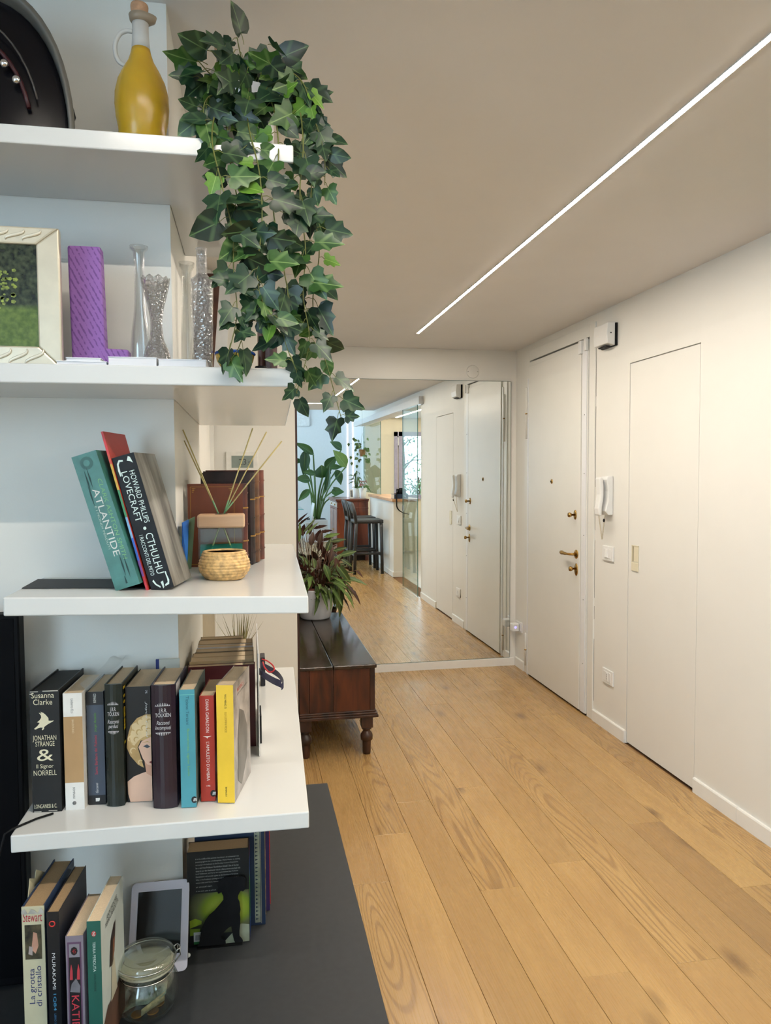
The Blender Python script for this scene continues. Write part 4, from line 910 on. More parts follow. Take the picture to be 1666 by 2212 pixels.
# reed diffuser
def tinted(name, tr_c, di_c, f):
    m, nt, b = nt_new(name); nt.nodes.remove(b); t_ = N(nt, 'ShaderNodeBsdfTransparent'); t_.inputs[0].default_value = (*tr_c, 1); d_ = N(nt, 'ShaderNodeBsdfDiffuse'); d_.inputs[0].default_value = (*di_c, 1)
    mx = N(nt, 'ShaderNodeMixShader'); mx.inputs[0].default_value = f; nt.links.new(t_.outputs[0], mx.inputs[1]); nt.links.new(d_.outputs[0], mx.inputs[2]); nt.links.new(mx.outputs[0], nt.nodes['Material Output'].inputs[0]); return m
z0 = S3(-.03); yd = 1.662; xl, xr_ = hY(429, 1200, yd).x, hY(527, 1200, yd).x; dd = .062; zt_ = hY(478, 1141, yd).z
t = thing('reed_diffuser', 'square glass reed diffuser with a wooden cap and teal liquid', 'diffuser', ((xl+xr_)/2, yd+dd/2, z0))
gm = thinglass('diffuser_glass', (.93, .99, .97))
g = .004
gl_ = MB(); gl_.box(xl, xr_, yd, yd+dd, z0+.0005, zt_); gi = MB().box(xl+g, xr_-g, yd+g, yd+dd-g, z0+.010, zt_-.002)
b0 = len(gl_.v); gl_.v += gi.v; gl_.f += [[b0+i for i in f[::-1]] for f in gi.f]; gl_.sm += gi.sm
o = gl_.mesh('glass_jar', gm); ob = link(bpy.data.objects.new('glass_jar', o)); ob.parent = t
for v_ in o.vertices: v_.co = MW[t].inverted() @ v_.co
MW[ob] = MW[t]
zl_ = hY(478, 1180, yd).z
box('liquid', tinted('teal_liquid', (.25, .72, .66), (.03, .30, .26), .45), xl+g-.0004, xr_-g+.0004, yd+g-.0004, yd+dd-g+.0004, z0+.0096, zl_, t)
xc, yc = (xl+xr_)/2, yd+dd/2
box('wooden_cap', wood('pale_beech', S(206, 164, 126), S(228, 190, 154), .5, (3, 40, 40), bump=.05), xl-.002, xr_+.003, yd-.002, yd+dd+.002, zt_+.0005, hY(478, 1112, yd).z, t, bevel=.004)
zc = hY(478, 1112, yd).z
MB().lathe([(.014, 0), (.014, .0006), (0, .0006)], (xc, yc, zc), 20).build('cap_hole', mat('cap_hole_dark', S(70, 52, 36), .8), t)
Mr = mat('reed', S(188, 172, 112), .6, var=.2); Mr2 = mat('reed_green', S(120, 168, 124), .6, var=.2)
for (tx, ty, yt, bx, by) in ((395, 928, 1.68, .030, -.012), (398, 952, 1.74, .026, .010), (546, 925, 1.66, -.030, .008), (576, 933, 1.72, -.032, -.008), (609, 953, 1.66, -.036, 0)):
    tip = hY(tx, ty, yt); base = V((xc+bx, yc+by, z0+.012)); sgn = -1 if tx < 470 else 1; mid = V((xc+sgn*.006, yc+by*.2, zc+.001))
    base = mid + (mid-tip)*((mid.z-base.z)/(tip.z-mid.z)); base.x = min(xr_-.012, max(xl+.012, base.x)); base.y = min(yd+dd-.01, max(yd+.01, base.y))
    MB().tube([base, mid, tip], .0015, 6).build('reed', Mr, t); MB().tube([mid, mid.lerp(tip, .16)], .00165, 6).build('reed_tint', Mr2, t)
# woven basket
c, pr = lathe_px(485, 1.585, [(38, 1248), (46, 1238), (52, 1225), (53.5, 1214), (52, 1203), (48, 1194), (45, 1191)], None); c.z = S3(c.x); hh = pr[-1][1]
prof = []
for i in range(57):
    u = i/56; k = u*(len(pr)-1); j = min(int(k), len(pr)-2); f_ = k-j; prof.append((pr[j][0]*(1-f_)+pr[j+1][0]*f_, hh*u))
def weave(r, h, a, k):
    rowi = int(h/hh*9.0); ph = (h/hh*9.0) % 1
    return r + .0016*math.sin(math.pi*ph)**.6 + .0009*max(0, math.sin(a*26+rowi*2.1+ph*1.4))*math.sin(math.pi*ph), h
t = thing('rattan_basket', 'small round woven rattan basket in front of the diffuser', 'basket', c)
Mrat = mat('rattan', S(206, 168, 110), .5, var=.28, scale=90)
MB().lathe(prof, c, 208, mod=weave).build('woven_wall', Mrat, t)
inn = [(r-.005, h) for r, h in prof][::-3]
MB().lathe([(prof[-1][0]+.0005, hh)]+[(max(.002, r), max(h, .006)) for r, h in inn]+[(0, .006)], c, 48).build('lining', mat('rattan_inside', S(150, 112, 64), .6, var=.3, scale=80), t)
ring = [c+V((math.cos(a*.1309)*(prof[-1][0]-.002), math.sin(a*.1309)*(prof[-1][0]-.002), hh+.0005)) for a in range(49)]
MB().tube(ring, .0032, 8, cap=False).build('rim', Mrat, t)
MB().prism([c+V((.0, -.015, hh-.007)), c+V((.03, -.022, hh-.004)), c+V((.036, .0, hh-.003)), c+V((.01, .012, hh-.006))], (0, 0, .0012)).build('paper_scrap', mat('scrap', S(150, 170, 162), .5), label='pale green paper scrap inside the rattan basket', cat='paper')
# thermostat on the far wall face
xa_, xb_ = -.104, .046
t = thing('thermostat', 'white wall thermostat with a dark number display', 'thermostat', (-.03, 3.6, 1.50))
box('casing', mat('thermo_white', (.77, .765, .72), .4), xa_, xb_, 3.585, 3.5995, 1.505, 1.614, t, bevel=.003)
box('display', mat('lcd', S(128, 140, 134), .25), -.078, .023, 3.5838, 3.5852, 1.536, 1.593, t)
fr = Matrix.Translation((-.078, 3.5838, 1.536)); text('23', ink((44, 48, 48)), t, fr, .034, .068, .014, .042, off=.0006, name='display_digits'); text('.5', ink((60, 66, 66)), t, fr, .072, .086, .014, .030, off=.0006, name='display_digits')

# ================================================================== TOP SHELF
z1 = 2.0825
# helmet
hc = hY(-38, 270, 1.475); hc.z = z1
t = thing('motorcycle_helmet', 'black helmet with a grey shell at the left end of the top shelf', 'helmet', hc)
M_hel = mat('helmet_grey', S(58, 58, 57), .22, var=.05); M_hin = mat('helmet_inside', (.006, .006, .008), .6)
def dome(rx, ry, rz, yfrac, cut, nu=26, nv=14, p=2.35):
    rows = []
    for i in range(nv+1):
        v_ = i/nv; row = []
        for j in range(nu+1):
            a = math.pi*j/nu                       # 0 right .. pi left, over the front arch
            ca, sa = math.cos(a), math.sin(a)
            e = lambda q: math.copysign(abs(q)**(2/p), q)
            s_ = math.cos(v_*math.pi/2)**.55 if v_ < 1 else 0.0
            row.append(hc + V((rx*e(ca)*s_, cut + v_*ry, rz*max(0, e(sa))*s_ + .0)))
        rows.append(row)
    return rows
mbh = MB().grid(dome(.168, .125, .272, 0, -.055)); mbh.build('shell', M_hel, t)
fr_ = []
for i in range(5):
    row = []
    for j in range(27):
        a = math.pi*j/26; e = lambda q: math.copysign(abs(q)**(2/2.35), q); k = 1-i*.022; yy_ = [-.055, -.062, -.062, -.05, -.03][i]
        row.append(hc + V((.168*e(math.cos(a))*k, yy_, .272*max(0, e(math.sin(a)))*k)))
    fr_.append(row)
MB().grid(fr_).build('rim', mat('helmet_rim', S(96, 95, 90), .3), t)
vis = []
for i in range(7):
    row = []
    for j in range(27):
        a = math.pi*j/26; e = lambda q: math.copysign(abs(q)**(2/2.35), q); k = .915*(1-i/6); row.append(hc + V((.168*e(math.cos(a))*k, -.040-.028*(i/6)**.5, .272*max(0, e(math.sin(a)))*k + .0)))
    vis.append(row)
MB().grid(vis).build('visor', mat('helmet_visor', (.004, .0035, .005), .25, spec=.2), t)
arc = [hc + V((.118*math.cos(R_(a)), -.069, .20*math.sin(R_(a)))) for a in range(20, 161, 8)]
MB().tube(arc, .0018, 6).build('visor_seam', mat('helmet_seam', S(70, 66, 62), .4), t)
arc = [hc + V((.10*math.cos(R_(a)), -.0685, .155*math.sin(R_(a))+.012)) for a in range(15, 166, 8)]
MB().tube(arc, .004, 6).build('maroon_reflection', mat('maroon_reflection', S(56, 16, 20), .4), t)  # maroon reflection in the visor, put in as a coloured tube
for px, py in ((35, 172), (9, 137)): MB().ell(hY(px, py, 1.402), .0075, .006, .0075).build('stud', M_chrome, t)
q = [hY(x, y, 1.47) for x, y in ((146, 200), (150, 212), (157, 232), (161, 248), (157, 260), (153, 246), (154, 234), (149, 222))]
MB().prism(q, (0, .012, 0)).build('strap', M_black, t)
# oil cruet
Yc = 1.475; c, pr = lathe_px(305, Yc, [(47, 290), (50, 280), (54.5, 258), (56.5, 232), (55.5, 206), (49.5, 180), (38, 155), (27, 135), (21.5, 118), (19.5, 108), (18, 88), (17, 62), (17.5, 52), (22, 46), (24, 36)], z1)
t = thing('oil_cruet', 'yellow oil cruet with a loop handle and cork stopper', 'cruet', c)
zoil = [k for k, (r, h) in enumerate(pr)][9]
M_oil = mat('olive_oil_yellow', S(196, 158, 44), .25, var=.08, scale=12, sss=.35)
m, nt, b = nt_new('frosted_glass'); b.inputs['Base Color'].default_value = (.74, .74, .72, 1); b.inputs['Roughness'].default_value = .38; b.inputs['Transmission Weight'].default_value = .35; b.inputs['IOR'].default_value = 1.3; M_fro = m
MB().lathe(pr[:10], c, 36).build('oil_filled_body', M_oil, t)
MB().lathe(pr[9:13]+[(pr[12][0]*.9, pr[12][1]+.001)], c, 28).build('neck', M_fro, t)
def spout(r, h, a, k): return (r*(1+.45*max(0, math.cos(a))**6*(k >= 1)), h)
MB().lathe([(pr[12][0], pr[12][1]), (pr[13][0], pr[13][1]), (pr[14][0], pr[14][1]), (pr[14][0]*.93, pr[14][1]+.001), (pr[12][0]*.85, pr[12][1]+.003)], c, 36, mod=spout).build('pouring_lip', mat('frosted_lip', S(150, 136, 118), .4), t)
ck = hY(304, 40, Yc).z - c.z
MB().lathe([(.012, ck-.022), (.0145, ck), (.0160, ck+.020), (.0152, ck+.0235), (0, ck+.024)], c+V((-.001, 0, 0)), 20).build('cork', mat('cork', S(190, 150, 118), .8, var=.15, scale=90), t)
hp_ = smooth([hY(x, y, Yc-.004) for x, y in ((286, 68), (272, 67), (258, 75), (249, 95), (250, 118), (258, 134), (272, 142))])
MB().tube(hp_, .0042, 8).build('handle', M_fro, t)
# cork-stopped bottle and wooden bowl behind the ivy
c, pr = lathe_px(483, 1.62, [(30, 300), (32, 290), (32, 200), (28, 160), (16, 140), (14, 122)], z1)
t = thing('corked_bottle', 'stoneware bottle with a cork half hidden behind the ivy', 'bottle', c); MB().lathe(pr, c, 24).build('body', mat('stoneware', S(150, 140, 130), .5), t)
zc_ = pr[-1][1]; MB().lathe([(.013, zc_), (.017, zc_+.002), (.018, zc_+.018), (0, zc_+.02)], c, 18).build('cork', mat('cork', S(190, 150, 118), .8), t)
c, pr = lathe_px(436, 1.55, [(20, 298), (24, 290), (25, 278), (18, 270)], z1)
t = thing('wooden_trinket', 'small carved brown wooden trinket left of the ivy pot', 'trinket', c); MB().lathe([(pr[0][0], 0), (.024, .004), (.0255, .012), (.024, .018), (.020, .0205), (.022, .024), (.020, .034), (0, .036)], c, 22).build('turned_body', wood('trinket_wood', S(96, 58, 32), S(146, 96, 60), .5, (3, 3, 60)), t)

# ================================================================== IVY
def ivy_leaf_mesh(m, k):
    r = random.Random(k)
    half = [(0, 0), (.16, -.10), (.36, -.06), (.48, .14), (.30, .32), (.40, .55), (.20, .62), (.10, .84), (0, 1.0)] if k != 2 else [(0, 0), (.2, -.08), (.40, .06), (.44, .30), (.30, .58), (.15, .82), (0, 1.0)]
    half = [(x*(1+r.uniform(-.12, .12)), y) for x, y in half]
    mb = MB(); mid = [(0, y, 0.0) for x, y in half]
    R_side = [(x, y, .22*x - .10*y*y) for x, y in half]; L_side = [(-x*(.92), y, .22*x - .10*y*y) for x, y in half]
    mid = [(0, max(0, y), -.10*y*y) for x, y in half]
    n = len(half); vs = mid+R_side+L_side; fs = []
    for i in range(n-1):
        fs.append((i, n+i, n+i+1, i+1)); fs.append((i, i+1, 2*n+i+1, 2*n+i))
    mb.add(vs, fs, True); me = mb.mesh('leaf', m); return me
VEIN = S(92, 120, 76)
M_iv = [leaf_mat('ivy_dark', [S(14, 34, 20), S(22, 50, 30), S(30, 60, 40), S(26, 50, 38)], VEIN, .36, .022, side=9), leaf_mat('ivy_mid', [S(40, 74, 32), S(60, 96, 40), S(44, 76, 42)], S(130, 160, 96), .38, .022, side=9), leaf_mat('ivy_light', [S(78, 120, 36), S(98, 138, 44)], S(150, 178, 92), .4, .02)]
IV = [[ivy_leaf_mesh(mm, k) for k in range(4)] for mm in M_iv]
zp = z1; c, pr = lathe_px(535, 1.455, [(52, 300), (56, 260), (60, 210), (61, 205)], zp)
t = thing('trailing_ivy', 'trailing green ivy in a white pot cascading from the top shelf', 'plant', c)
MB().lathe(pr+[(pr[-1][0]-.004, pr[-1][1]), (pr[-1][0]-.006, pr[-1][1]-.02), (0, pr[-1][1]-.02)], c, 32).build('pot', mat('ivy_pot', (.74, .73, .74), .35, var=.01), t)
MB().lathe([(.002, 0), (pr[-1][0]-.008, 0), (pr[-1][0]-.012, .003), (0, .006)], c+V((0, 0, pr[-1][1]-.016)), 20).build('soil', mat('soil', S(40, 32, 26), .95, var=.4, scale=200), t)
top = c+V((0, -.02, pr[-1][1]+.005))
ri = random.Random(21)
strands = [  # pixels along each stem, distance of its tip, thickness of leaf cover
    ([(505, 190), (472, 225), (458, 300), (480, 400), (502, 500), (505, 590), (512, 680), (492, 770)], 1.30, 28),
    ([(515, 180), (492, 240), (495, 330), (515, 440), (535, 540), (560, 640), (535, 700), (505, 780)], 1.315, 30),
    ([(540, 170), (535, 260), (560, 370), (566, 480), (556, 590), (570, 660), (600, 700)], 1.30, 28),
    ([(560, 165), (590, 230), (602, 330), (590, 440), (605, 540), (622, 640), (612, 720), (640, 800)], 1.32, 30),
    ([(585, 160), (640, 215), (655, 310), (648, 420), (660, 540), (655, 640), (668, 740), (640, 850)], 1.345, 32),
    ([(600, 170), (665, 225), (690, 310), (672, 420), (690, 540), (676, 650), (690, 730), (715, 820), (738, 905)], 1.37, 34),
    ([(560, 160), (610, 150), (655, 180), (680, 260), (700, 330), (702, 400)], 1.38, 22),
    ([(520, 170), (500, 130), (490, 95)], 1.44, 5), ([(530, 165), (520, 120), (512, 80)], 1.45, 5), ([(500, 190), (455, 160), (428, 130)], 1.42, 5), ([(590, 160), (600, 130), (590, 112)], 1.46, 7), ([(500, 200), (450, 210), (440, 250), (455, 280)], 1.36, 12)]
stem = MB(); nleaf = 0
def add_ivy(p, d, size, kind=None):
    global nleaf
    nleaf += 1
    kind = ri.choices((0, 1, 2), (68, 22, 10))[0] if kind is None else kind
    if kind == 2: size *= .75
    n = (EYE - p).normalized()*.9 + V((ri.uniform(-.9, .9), ri.uniform(-.5, .3), ri.uniform(-.2, .9)))
    pet = p + d*size*.35; tip = pet + d*size
    stem.tube([p, p.lerp(pet, .5)+V((0, 0, .003)), pet], .0007, 4, cap=False)
    place_leaf(IV[kind][ri.randrange(4)], t, pet, tip, size*ri.uniform(.95, 1.2), n)
for pxs, ytip, nl in strands:
    P3 = []
    for i, (x, y) in enumerate(pxs):
        u = i/(len(pxs)-1); yy_ = 1.43 + (ytip-1.43)*min(1, u*2.6); P3.append(hY(x, y, yy_))
    cur = smooth(P3, 8); stem.tube(cur, [.0016*(1-.5*i/len(cur)) for i in range(len(cur))], 5)
    for k in range(nl):
        u = (k+.5+ri.uniform(-.4, .4))/nl; j = min(len(cur)-2, max(0, int(u*(len(cur)-1)))); p = cur[j].lerp(cur[j+1], ri.random()); side = 1 if k % 2 else -1
        a = R_(ri.uniform(-75, 15)); d = V((side*math.cos(a)*ri.uniform(.5, 1), ri.uniform(-.45, .25), math.sin(a)-.15)).normalized()
        add_ivy(p, d, ri.uniform(.029, .053)*(1.12 if u < .7 else .92))
# crown around the pot
for k in range(46):
    a = ri.uniform(0, 2*math.pi); rr = ri.uniform(.03, .085); p = top + V((math.cos(a)*rr*1.15+.008, math.sin(a)*rr*.8-.02, ri.uniform(-.05, .045)))
    p.y = max(1.33, p.y); add_ivy(p, V((math.cos(a)*.9, -.35, ri.uniform(-.8, .5))).normalized(), ri.uniform(.040, .060), ri.choices((0, 1, 2), (80, 15, 5))[0])
stem.build('stems', mat('ivy_stem', S(104, 108, 52), .6), t)

# ================================================================== SECOND SHELF
z2 = 1.691
# picture frame with a garden photograph
Yp = 1.415; xr_ = hY(132, 700, Yp).x; zt_ = hY(131, 493, Yp).z; wf_ = .31; xl = xr_-wf_; rail_w = 49*dep(hY(110, 640, Yp))/CAMF
t = thing('picture_frame', 'silver picture frame with wave relief holding a garden photo', 'picture frame', ((xl+xr_)/2, Yp, z2))
M_sil = mat('champagne_silver', S(214, 204, 182), .3, metal=.35, var=.05)
zi0, zi1 = hY(40, 747, Yp).z, hY(80, 528, Yp).z
def mitre(pts): return MB().prism([V((x, Yp, z)) for x, z in pts], (0, .016, 0)).build('frame_rail', M_sil, t, bevel=.003)
xi0, xi1 = xl+rail_w, hY(80, 640, Yp).x; zb_ = z2+.0005
mitre([(xl, zt_), (xi0, zi1), (xi1, zi1), (xr_, zt_)]); mitre([(xl, zb_), (xr_, zb_), (xi1, zi0), (xi0, zi0)]); mitre([(xr_, zb_), (xr_, zt_), (xi1, zi1), (xi1, zi0)]); mitre([(xl, zt_), (xl, zb_), (xi0, zi0), (xi0, zi1)])
for k in range(9):
    for zz0, zz1 in ((zi1+.006, zt_-.006), (zb_+.005, zi0-.005)):
        xx = xr_-rail_w*.75-k*.027
        if xx < xl+.03: continue
        pts = [V((xx-.030*(1-u/8)-.006*math.sin(u*.8), Yp-.0012, zz0+(zz1-zz0)*u/8)) for u in range(9)]
        MB().tube(pts, [.0008+.0022*math.sin(math.pi*u/8) for u in range(9)], 6).build('wave_relief', mat('wave_bright', S(238, 232, 214), .25, metal=.3), t)
box('backing', mat('frame_backing', (.02, .02, .02), .8), xl+.004, xr_-.002, Yp+.016, Yp+.022, zb_, zt_-.003, t)
m, nt, b = nt_new('garden_photo'); L = nt.links.new; tc = N(nt, 'ShaderNodeTexCoord'); sp_ = N(nt, 'ShaderNodeSeparateXYZ'); L(tc.outputs['Generated'], sp_.inputs[0])
n1 = N(nt, 'ShaderNodeTexNoise'); n1.inputs['Scale'].default_value = 120; n1.inputs['Detail'].default_value = 6; L(tc.outputs['Object'], n1.inputs['Vector'])
def rmp(a, c1, c2, f):
    r = N(nt, 'ShaderNodeValToRGB'); r.color_ramp.elements[0].position, r.color_ramp.elements[1].position = a; r.color_ramp.elements[0].color = (*c1, 1); r.color_ramp.elements[1].color = (*c2, 1); L(f, r.inputs[0]); return r.outputs[0]
hedge = rmp((.35, .75), S(16, 22, 16), S(74, 84, 60), n1.outputs['Fac']); lawn = rmp((.3, .7), S(70, 92, 40), S(108, 128, 62), n1.outputs['Fac'])
mr = N(nt, 'ShaderNodeMapRange'); mr.inputs[1].default_value = .36; mr.inputs[2].default_value = .42; L(sp_.outputs[2], mr.inputs[0])
mx = N(nt, 'ShaderNodeMix', data_type='RGBA'); L(mr.outputs[0], mx.inputs[0]); L(lawn, mx.inputs[6]); L(hedge, mx.inputs[7]); L(mx.outputs[2], b.inputs['Base Color']); b.inputs['Roughness'].default_value = .15
ph = box('photograph', m, xi0-.002, xi1+.002, Yp+.006, Yp+.008, zi0-.002, zi1+.002, t)
MBs = MB(); Msh = mat('photo_shrub', S(132, 146, 52), .3, var=.5, scale=150)
for k in range(34):
    x_ = ri.uniform(-5, 34); y_ = ri.uniform(578, 665); w2 = ri.uniform(.002, .005); p = hY(x_, y_, Yp+.006)
    MBs.add([p+V((w2*math.cos(a), -.0004, w2*.8*math.sin(a))) for a in (0, 1.2, 2.5, 3.8, 5)], [(0, 1, 2, 3, 4)])
MBs.build('photo_shrub', Msh, ph)
# purple letter
m, nt, b = nt_new('purple_script'); L = nt.links.new; tc = N(nt, 'ShaderNodeTexCoord'); mp = N(nt, 'ShaderNodeMapping'); mp.inputs['Rotation'].default_value = (0, R_(-62), 0); mp.inputs['Scale'].default_value = (1, 1, 1); L(tc.outputs['Object'], mp.inputs[0])
wv = N(nt, 'ShaderNodeTexWave'); wv.bands_direction = 'Z'; wv.inputs['Scale'].default_value = 36; wv.inputs['Distortion'].default_value = 1.5; wv.inputs['Detail'].default_value = 2; L(mp.outputs[0], wv.inputs['Vector'])
n1 = N(nt, 'ShaderNodeTexNoise'); n1.inputs['Scale'].default_value = 160; L(mp.outputs[0], n1.inputs['Vector']); mu = N(nt, 'ShaderNodeMath', operation='MULTIPLY'); L(wv.outputs['Fac'], mu.inputs[0]); L(n1.outputs['Fac'], mu.inputs[1])
r = N(nt, 'ShaderNodeValToRGB'); r.color_ramp.elements[0].position = .36; r.color_ramp.elements[1].position = .52; r.color_ramp.elements[0].color = (*S(146, 98, 172), 1); r.color_ramp.elements[1].color = (*S(112, 70, 138), 1); L(mu.outputs[0], r.inputs[0]); L(r.outputs[0], b.inputs['Base Color']); b.inputs['Roughness'].default_value = .6
Yl = 1.475; Lp = [hY(x, y, Yl) for x, y in ((144.5, 529), (217, 532), (228, 752), (278, 755), (279, 786), (156, 786))]
for q in Lp[-2:]: q.z = z2+.0005
MB().prism(Lp, (0, .03, 0)).build('decorative_letter', m, label='purple capital letter L ornament on the second shelf', cat='letter', bevel=.004)
# white booklets along the front edge
GW = 'white booklets along the front of the second shelf'; M_bk = mat('white_booklet', (.82, .82, .84), .4, var=.01)
def booklet(label, xa, xb, za, zb, ya=1.362, d=.085, m=M_bk):
    xa_, xb_ = hY(xa, 780, ya).x, hY(xb, 780, ya).x; t = thing('booklet', label, 'booklet', ((xa_+xb_)/2, ya, za), GW)
    n_ = max(2, int((zb-za)/.003)); 
    box('cover', m, xa_, xb_, ya, ya+d, zb-.0012, zb, t); box('cover', m, xa_, xb_, ya, ya+d, za, za+.0012, t); box('pages', mat('booklet_pages', (.74, .74, .77), .7, var=.1, stretch=(2, 2, 900), scale=4), xa_+.001, xb_-.001, ya+.0012, ya+d-.001, za+.0012, zb-.0012, t); return t
booklet('lower white booklet beside the picture frame', 121, 231, z2+.0004, z2+.0068); booklet('small white card block on top of the left booklet', 142, 218, z2+.0070, z2+.0132, 1.366, .06)
booklet('white booklet in front of the tall clear vase', 233, 339, z2+.0004, z2+.0155); booklet('white booklet in front of the patterned glass bottle', 341, 446, z2+.0004, z2+.0135)
# glass vases
def crystal(name, tint, facet=0, fs=120, refl=.9):
    """thin-walled glass: straight view through, darker towards the rim by Fresnel, with sharp reflections"""
    if name in MATS: return MATS[name]
    m, nt, b = nt_new(name); nt.nodes.remove(b); L = nt.links.new
    tr = N(nt, 'ShaderNodeBsdfTransparent'); gl = N(nt, 'ShaderNodeBsdfGlossy'); gl.inputs['Roughness'].default_value = .03; gl.inputs['Color'].default_value = (refl, refl, refl, 1)
    df = N(nt, 'ShaderNodeBsdfTranslucent'); df.inputs[0].default_value = (.75, .75, .74, 1); tr.inputs[0].default_value = (*tint, 1)
    fr = N(nt, 'ShaderNodeFresnel'); thin_ior(nt, fr, 1.95); m1 = N(nt, 'ShaderNodeMixShader'); m1.inputs[0].default_value = .02 if not facet else .18; L(tr.outputs[0], m1.inputs[1]); L(df.outputs[0], m1.inputs[2])
    m2 = N(nt, 'ShaderNodeMixShader'); L(fr.outputs[0], m2.inputs[0]); L(m1.outputs[0], m2.inputs[1]); L(gl.outputs[0], m2.inputs[2]); L(m2.outputs[0], nt.nodes['Material Output'].inputs[0])
    if facet:
        tc = N(nt, 'ShaderNodeTexCoord'); vo = N(nt, 'ShaderNodeTexVoronoi'); vo.inputs['Scale'].default_value = fs; L(tc.outputs['Object'], vo.inputs['Vector']); bp = N(nt, 'ShaderNodeBump'); bp.inputs['Strength'].default_value = facet; bp.inputs['Distance'].default_value = .004; L(vo.outputs['Distance'], bp.inputs['Height'])
        for q in (gl, fr): L(bp.outputs[0], q.inputs['Normal'])
    MATS[name] = m; return m
M_cg = crystal('clear_glass', (.93, .94, .94)); M_cut = crystal('cut_glass', (.84, .83, .82), .9, 190); M_dia = crystal('diamond_glass', (.90, .90, .91), .7, 150)
def vase(name, label, cx, Y, prof, m, seg=28, mod=None, zb=z2+.0004, wall=.0025, cat='vase', pname='body'):
    c, pr = lathe_px(cx, Y, prof, zb); t = thing(name, label, cat, c)
    MB().lathe(shell(pr, wall, .006), c, seg, mod=mod).build(pname, m, t); return t, c, pr
vase('bud_vase', 'tall clear glass bud vase with a flared lip beside the letter', 302, 1.475, [(20, 788), (21, 770), (20.5, 745), (18, 715), (13.5, 685), (11, 655), (10.5, 600), (11, 560), (12, 545), (19, 538), (20, 533)], M_cg)
def scal(r, h, a, k): return (r*(1+.05*math.cos(a*8)), h + (.003*math.sin(a*9) if 8 <= k <= 11 else 0))
vase('crystal_vase', 'short cut crystal vase with a scalloped flared rim', 337.5, 1.445, [(28.5, 790), (28, 772), (22, 752), (15, 735), (12, 712), (12, 690), (16, 665), (22, 640), (27, 618), (29.5, 602)], M_cut, 40, scal)
vase('bud_vase', 'clear glass bud vase behind the patterned bottle', 404, 1.72, [(14, 784), (15, 765), (14.5, 730), (12, 690), (10.5, 640), (10, 600), (10.5, 585), (16, 576), (17, 568)], M_cg)
def sq(r, h, a, k):
    e = 1/max(abs(math.cos(a)), abs(math.sin(a))); f_ = .45 if 1 <= k <= 4 else 0
    return (r*(1+f_*(min(e, 1.28)-1)), h)
vase('glass_bottle', 'tall square patterned glass bottle with a thin neck', 436, 1.46, [(19.5, 792), (20.5, 780), (22, 700), (24, 615), (24.5, 606), (17, 600), (11.5, 593), (11, 560), (11, 543), (12.5, 540), (12, 537)], M_dia, 32, sq, cat='bottle')
# things further back on the second shelf
MB().prism([hY(428, 589, 1.98), hY(476, 592, 1.98), hY(461, 800, 1.98), hY(414, 800, 1.98)], (0, .012, 0)).build('brown_board', wood('brown_panel', S(66, 38, 26), S(98, 60, 42), .5, (2, 2, 14)), label='dark brown board leaning behind the glass bottles', cat='board')
q = [hY(x, y, 2.12) for x, y in ((440, 590), (484, 591), (492, 595), (497, 606), (497, 640), (488, 800), (440, 800))]
for p_ in q:
    p_.z = max(p_.z, z2+.0006)
MB().prism(q, (0, .004, 0)).build('white_board', mat('white_card', (.80, .80, .79), .5), label='white rounded board behind the brown board', cat='board')
c, pr = lathe_px(508, 1.52, [(22, 800), (30, 794), (38, 782), (41, 770), (41, 765)], z2+.0004)
t = thing('majolica_bowl', 'small painted yellow and blue ceramic bowl under the ivy', 'bowl', c); M_maj = mat('majolica', S(212, 170, 70), .2, var=.7, scale=60)
MB().lathe(shell(pr, .003, .006), c, 30).build('body', M_maj, t); rg = [c+V((math.cos(a*.2618)*pr[-1][0], math.sin(a*.2618)*pr[-1][0], pr[-1][1])) for a in range(25)]; MB().tube(rg, .003, 6, cap=False).build('blue_rim', cov((44, 84, 170), .2), t)
c, pr = lathe_px(564, 1.42, [(13, 797), (13, 786), (12, 784)], z2+.0004); MB().lathe([(.011, 0), (.0115, .001), (.0115, .010), (.0105, .0115), (.009, .0115), (.0085, .0105), (0, .0105)], c, 22).build('lens_cap', M_black, label='small round black cap near the second shelf end', cat='cap')
M_alb = mat('album_leather', S(84, 58, 54), .5, var=.4, scale=40, bump=.2)
a_ = hY(573, 700, 1.50).x; b_ = hY(598, 700, 1.50).x; zt_ = hY(585, 652, 1.50).z
book('thick brown leather album standing at the right end of the second shelf', frame(V((a_, 1.50, z2+.0004)), V((1, 0, 0)), V((0, 1, 0)), V((0, 0, 1))), b_-a_, zt_-z2, .19, M_alb, M_alb, M_page_d, True, .004)
a_ = hY(558, 700, 1.54).x; b_ = hY(571.5, 700, 1.54).x
book('thin chestnut book beside the leather album', frame(V((a_, 1.54, z2+.0004)), V((1, 0, 0)), V((0, 1, 0)), V((0, 0, 1))), b_-a_, zt_-z2-.015, .15, cov((104, 64, 48)), None, M_page_d, True, .002)

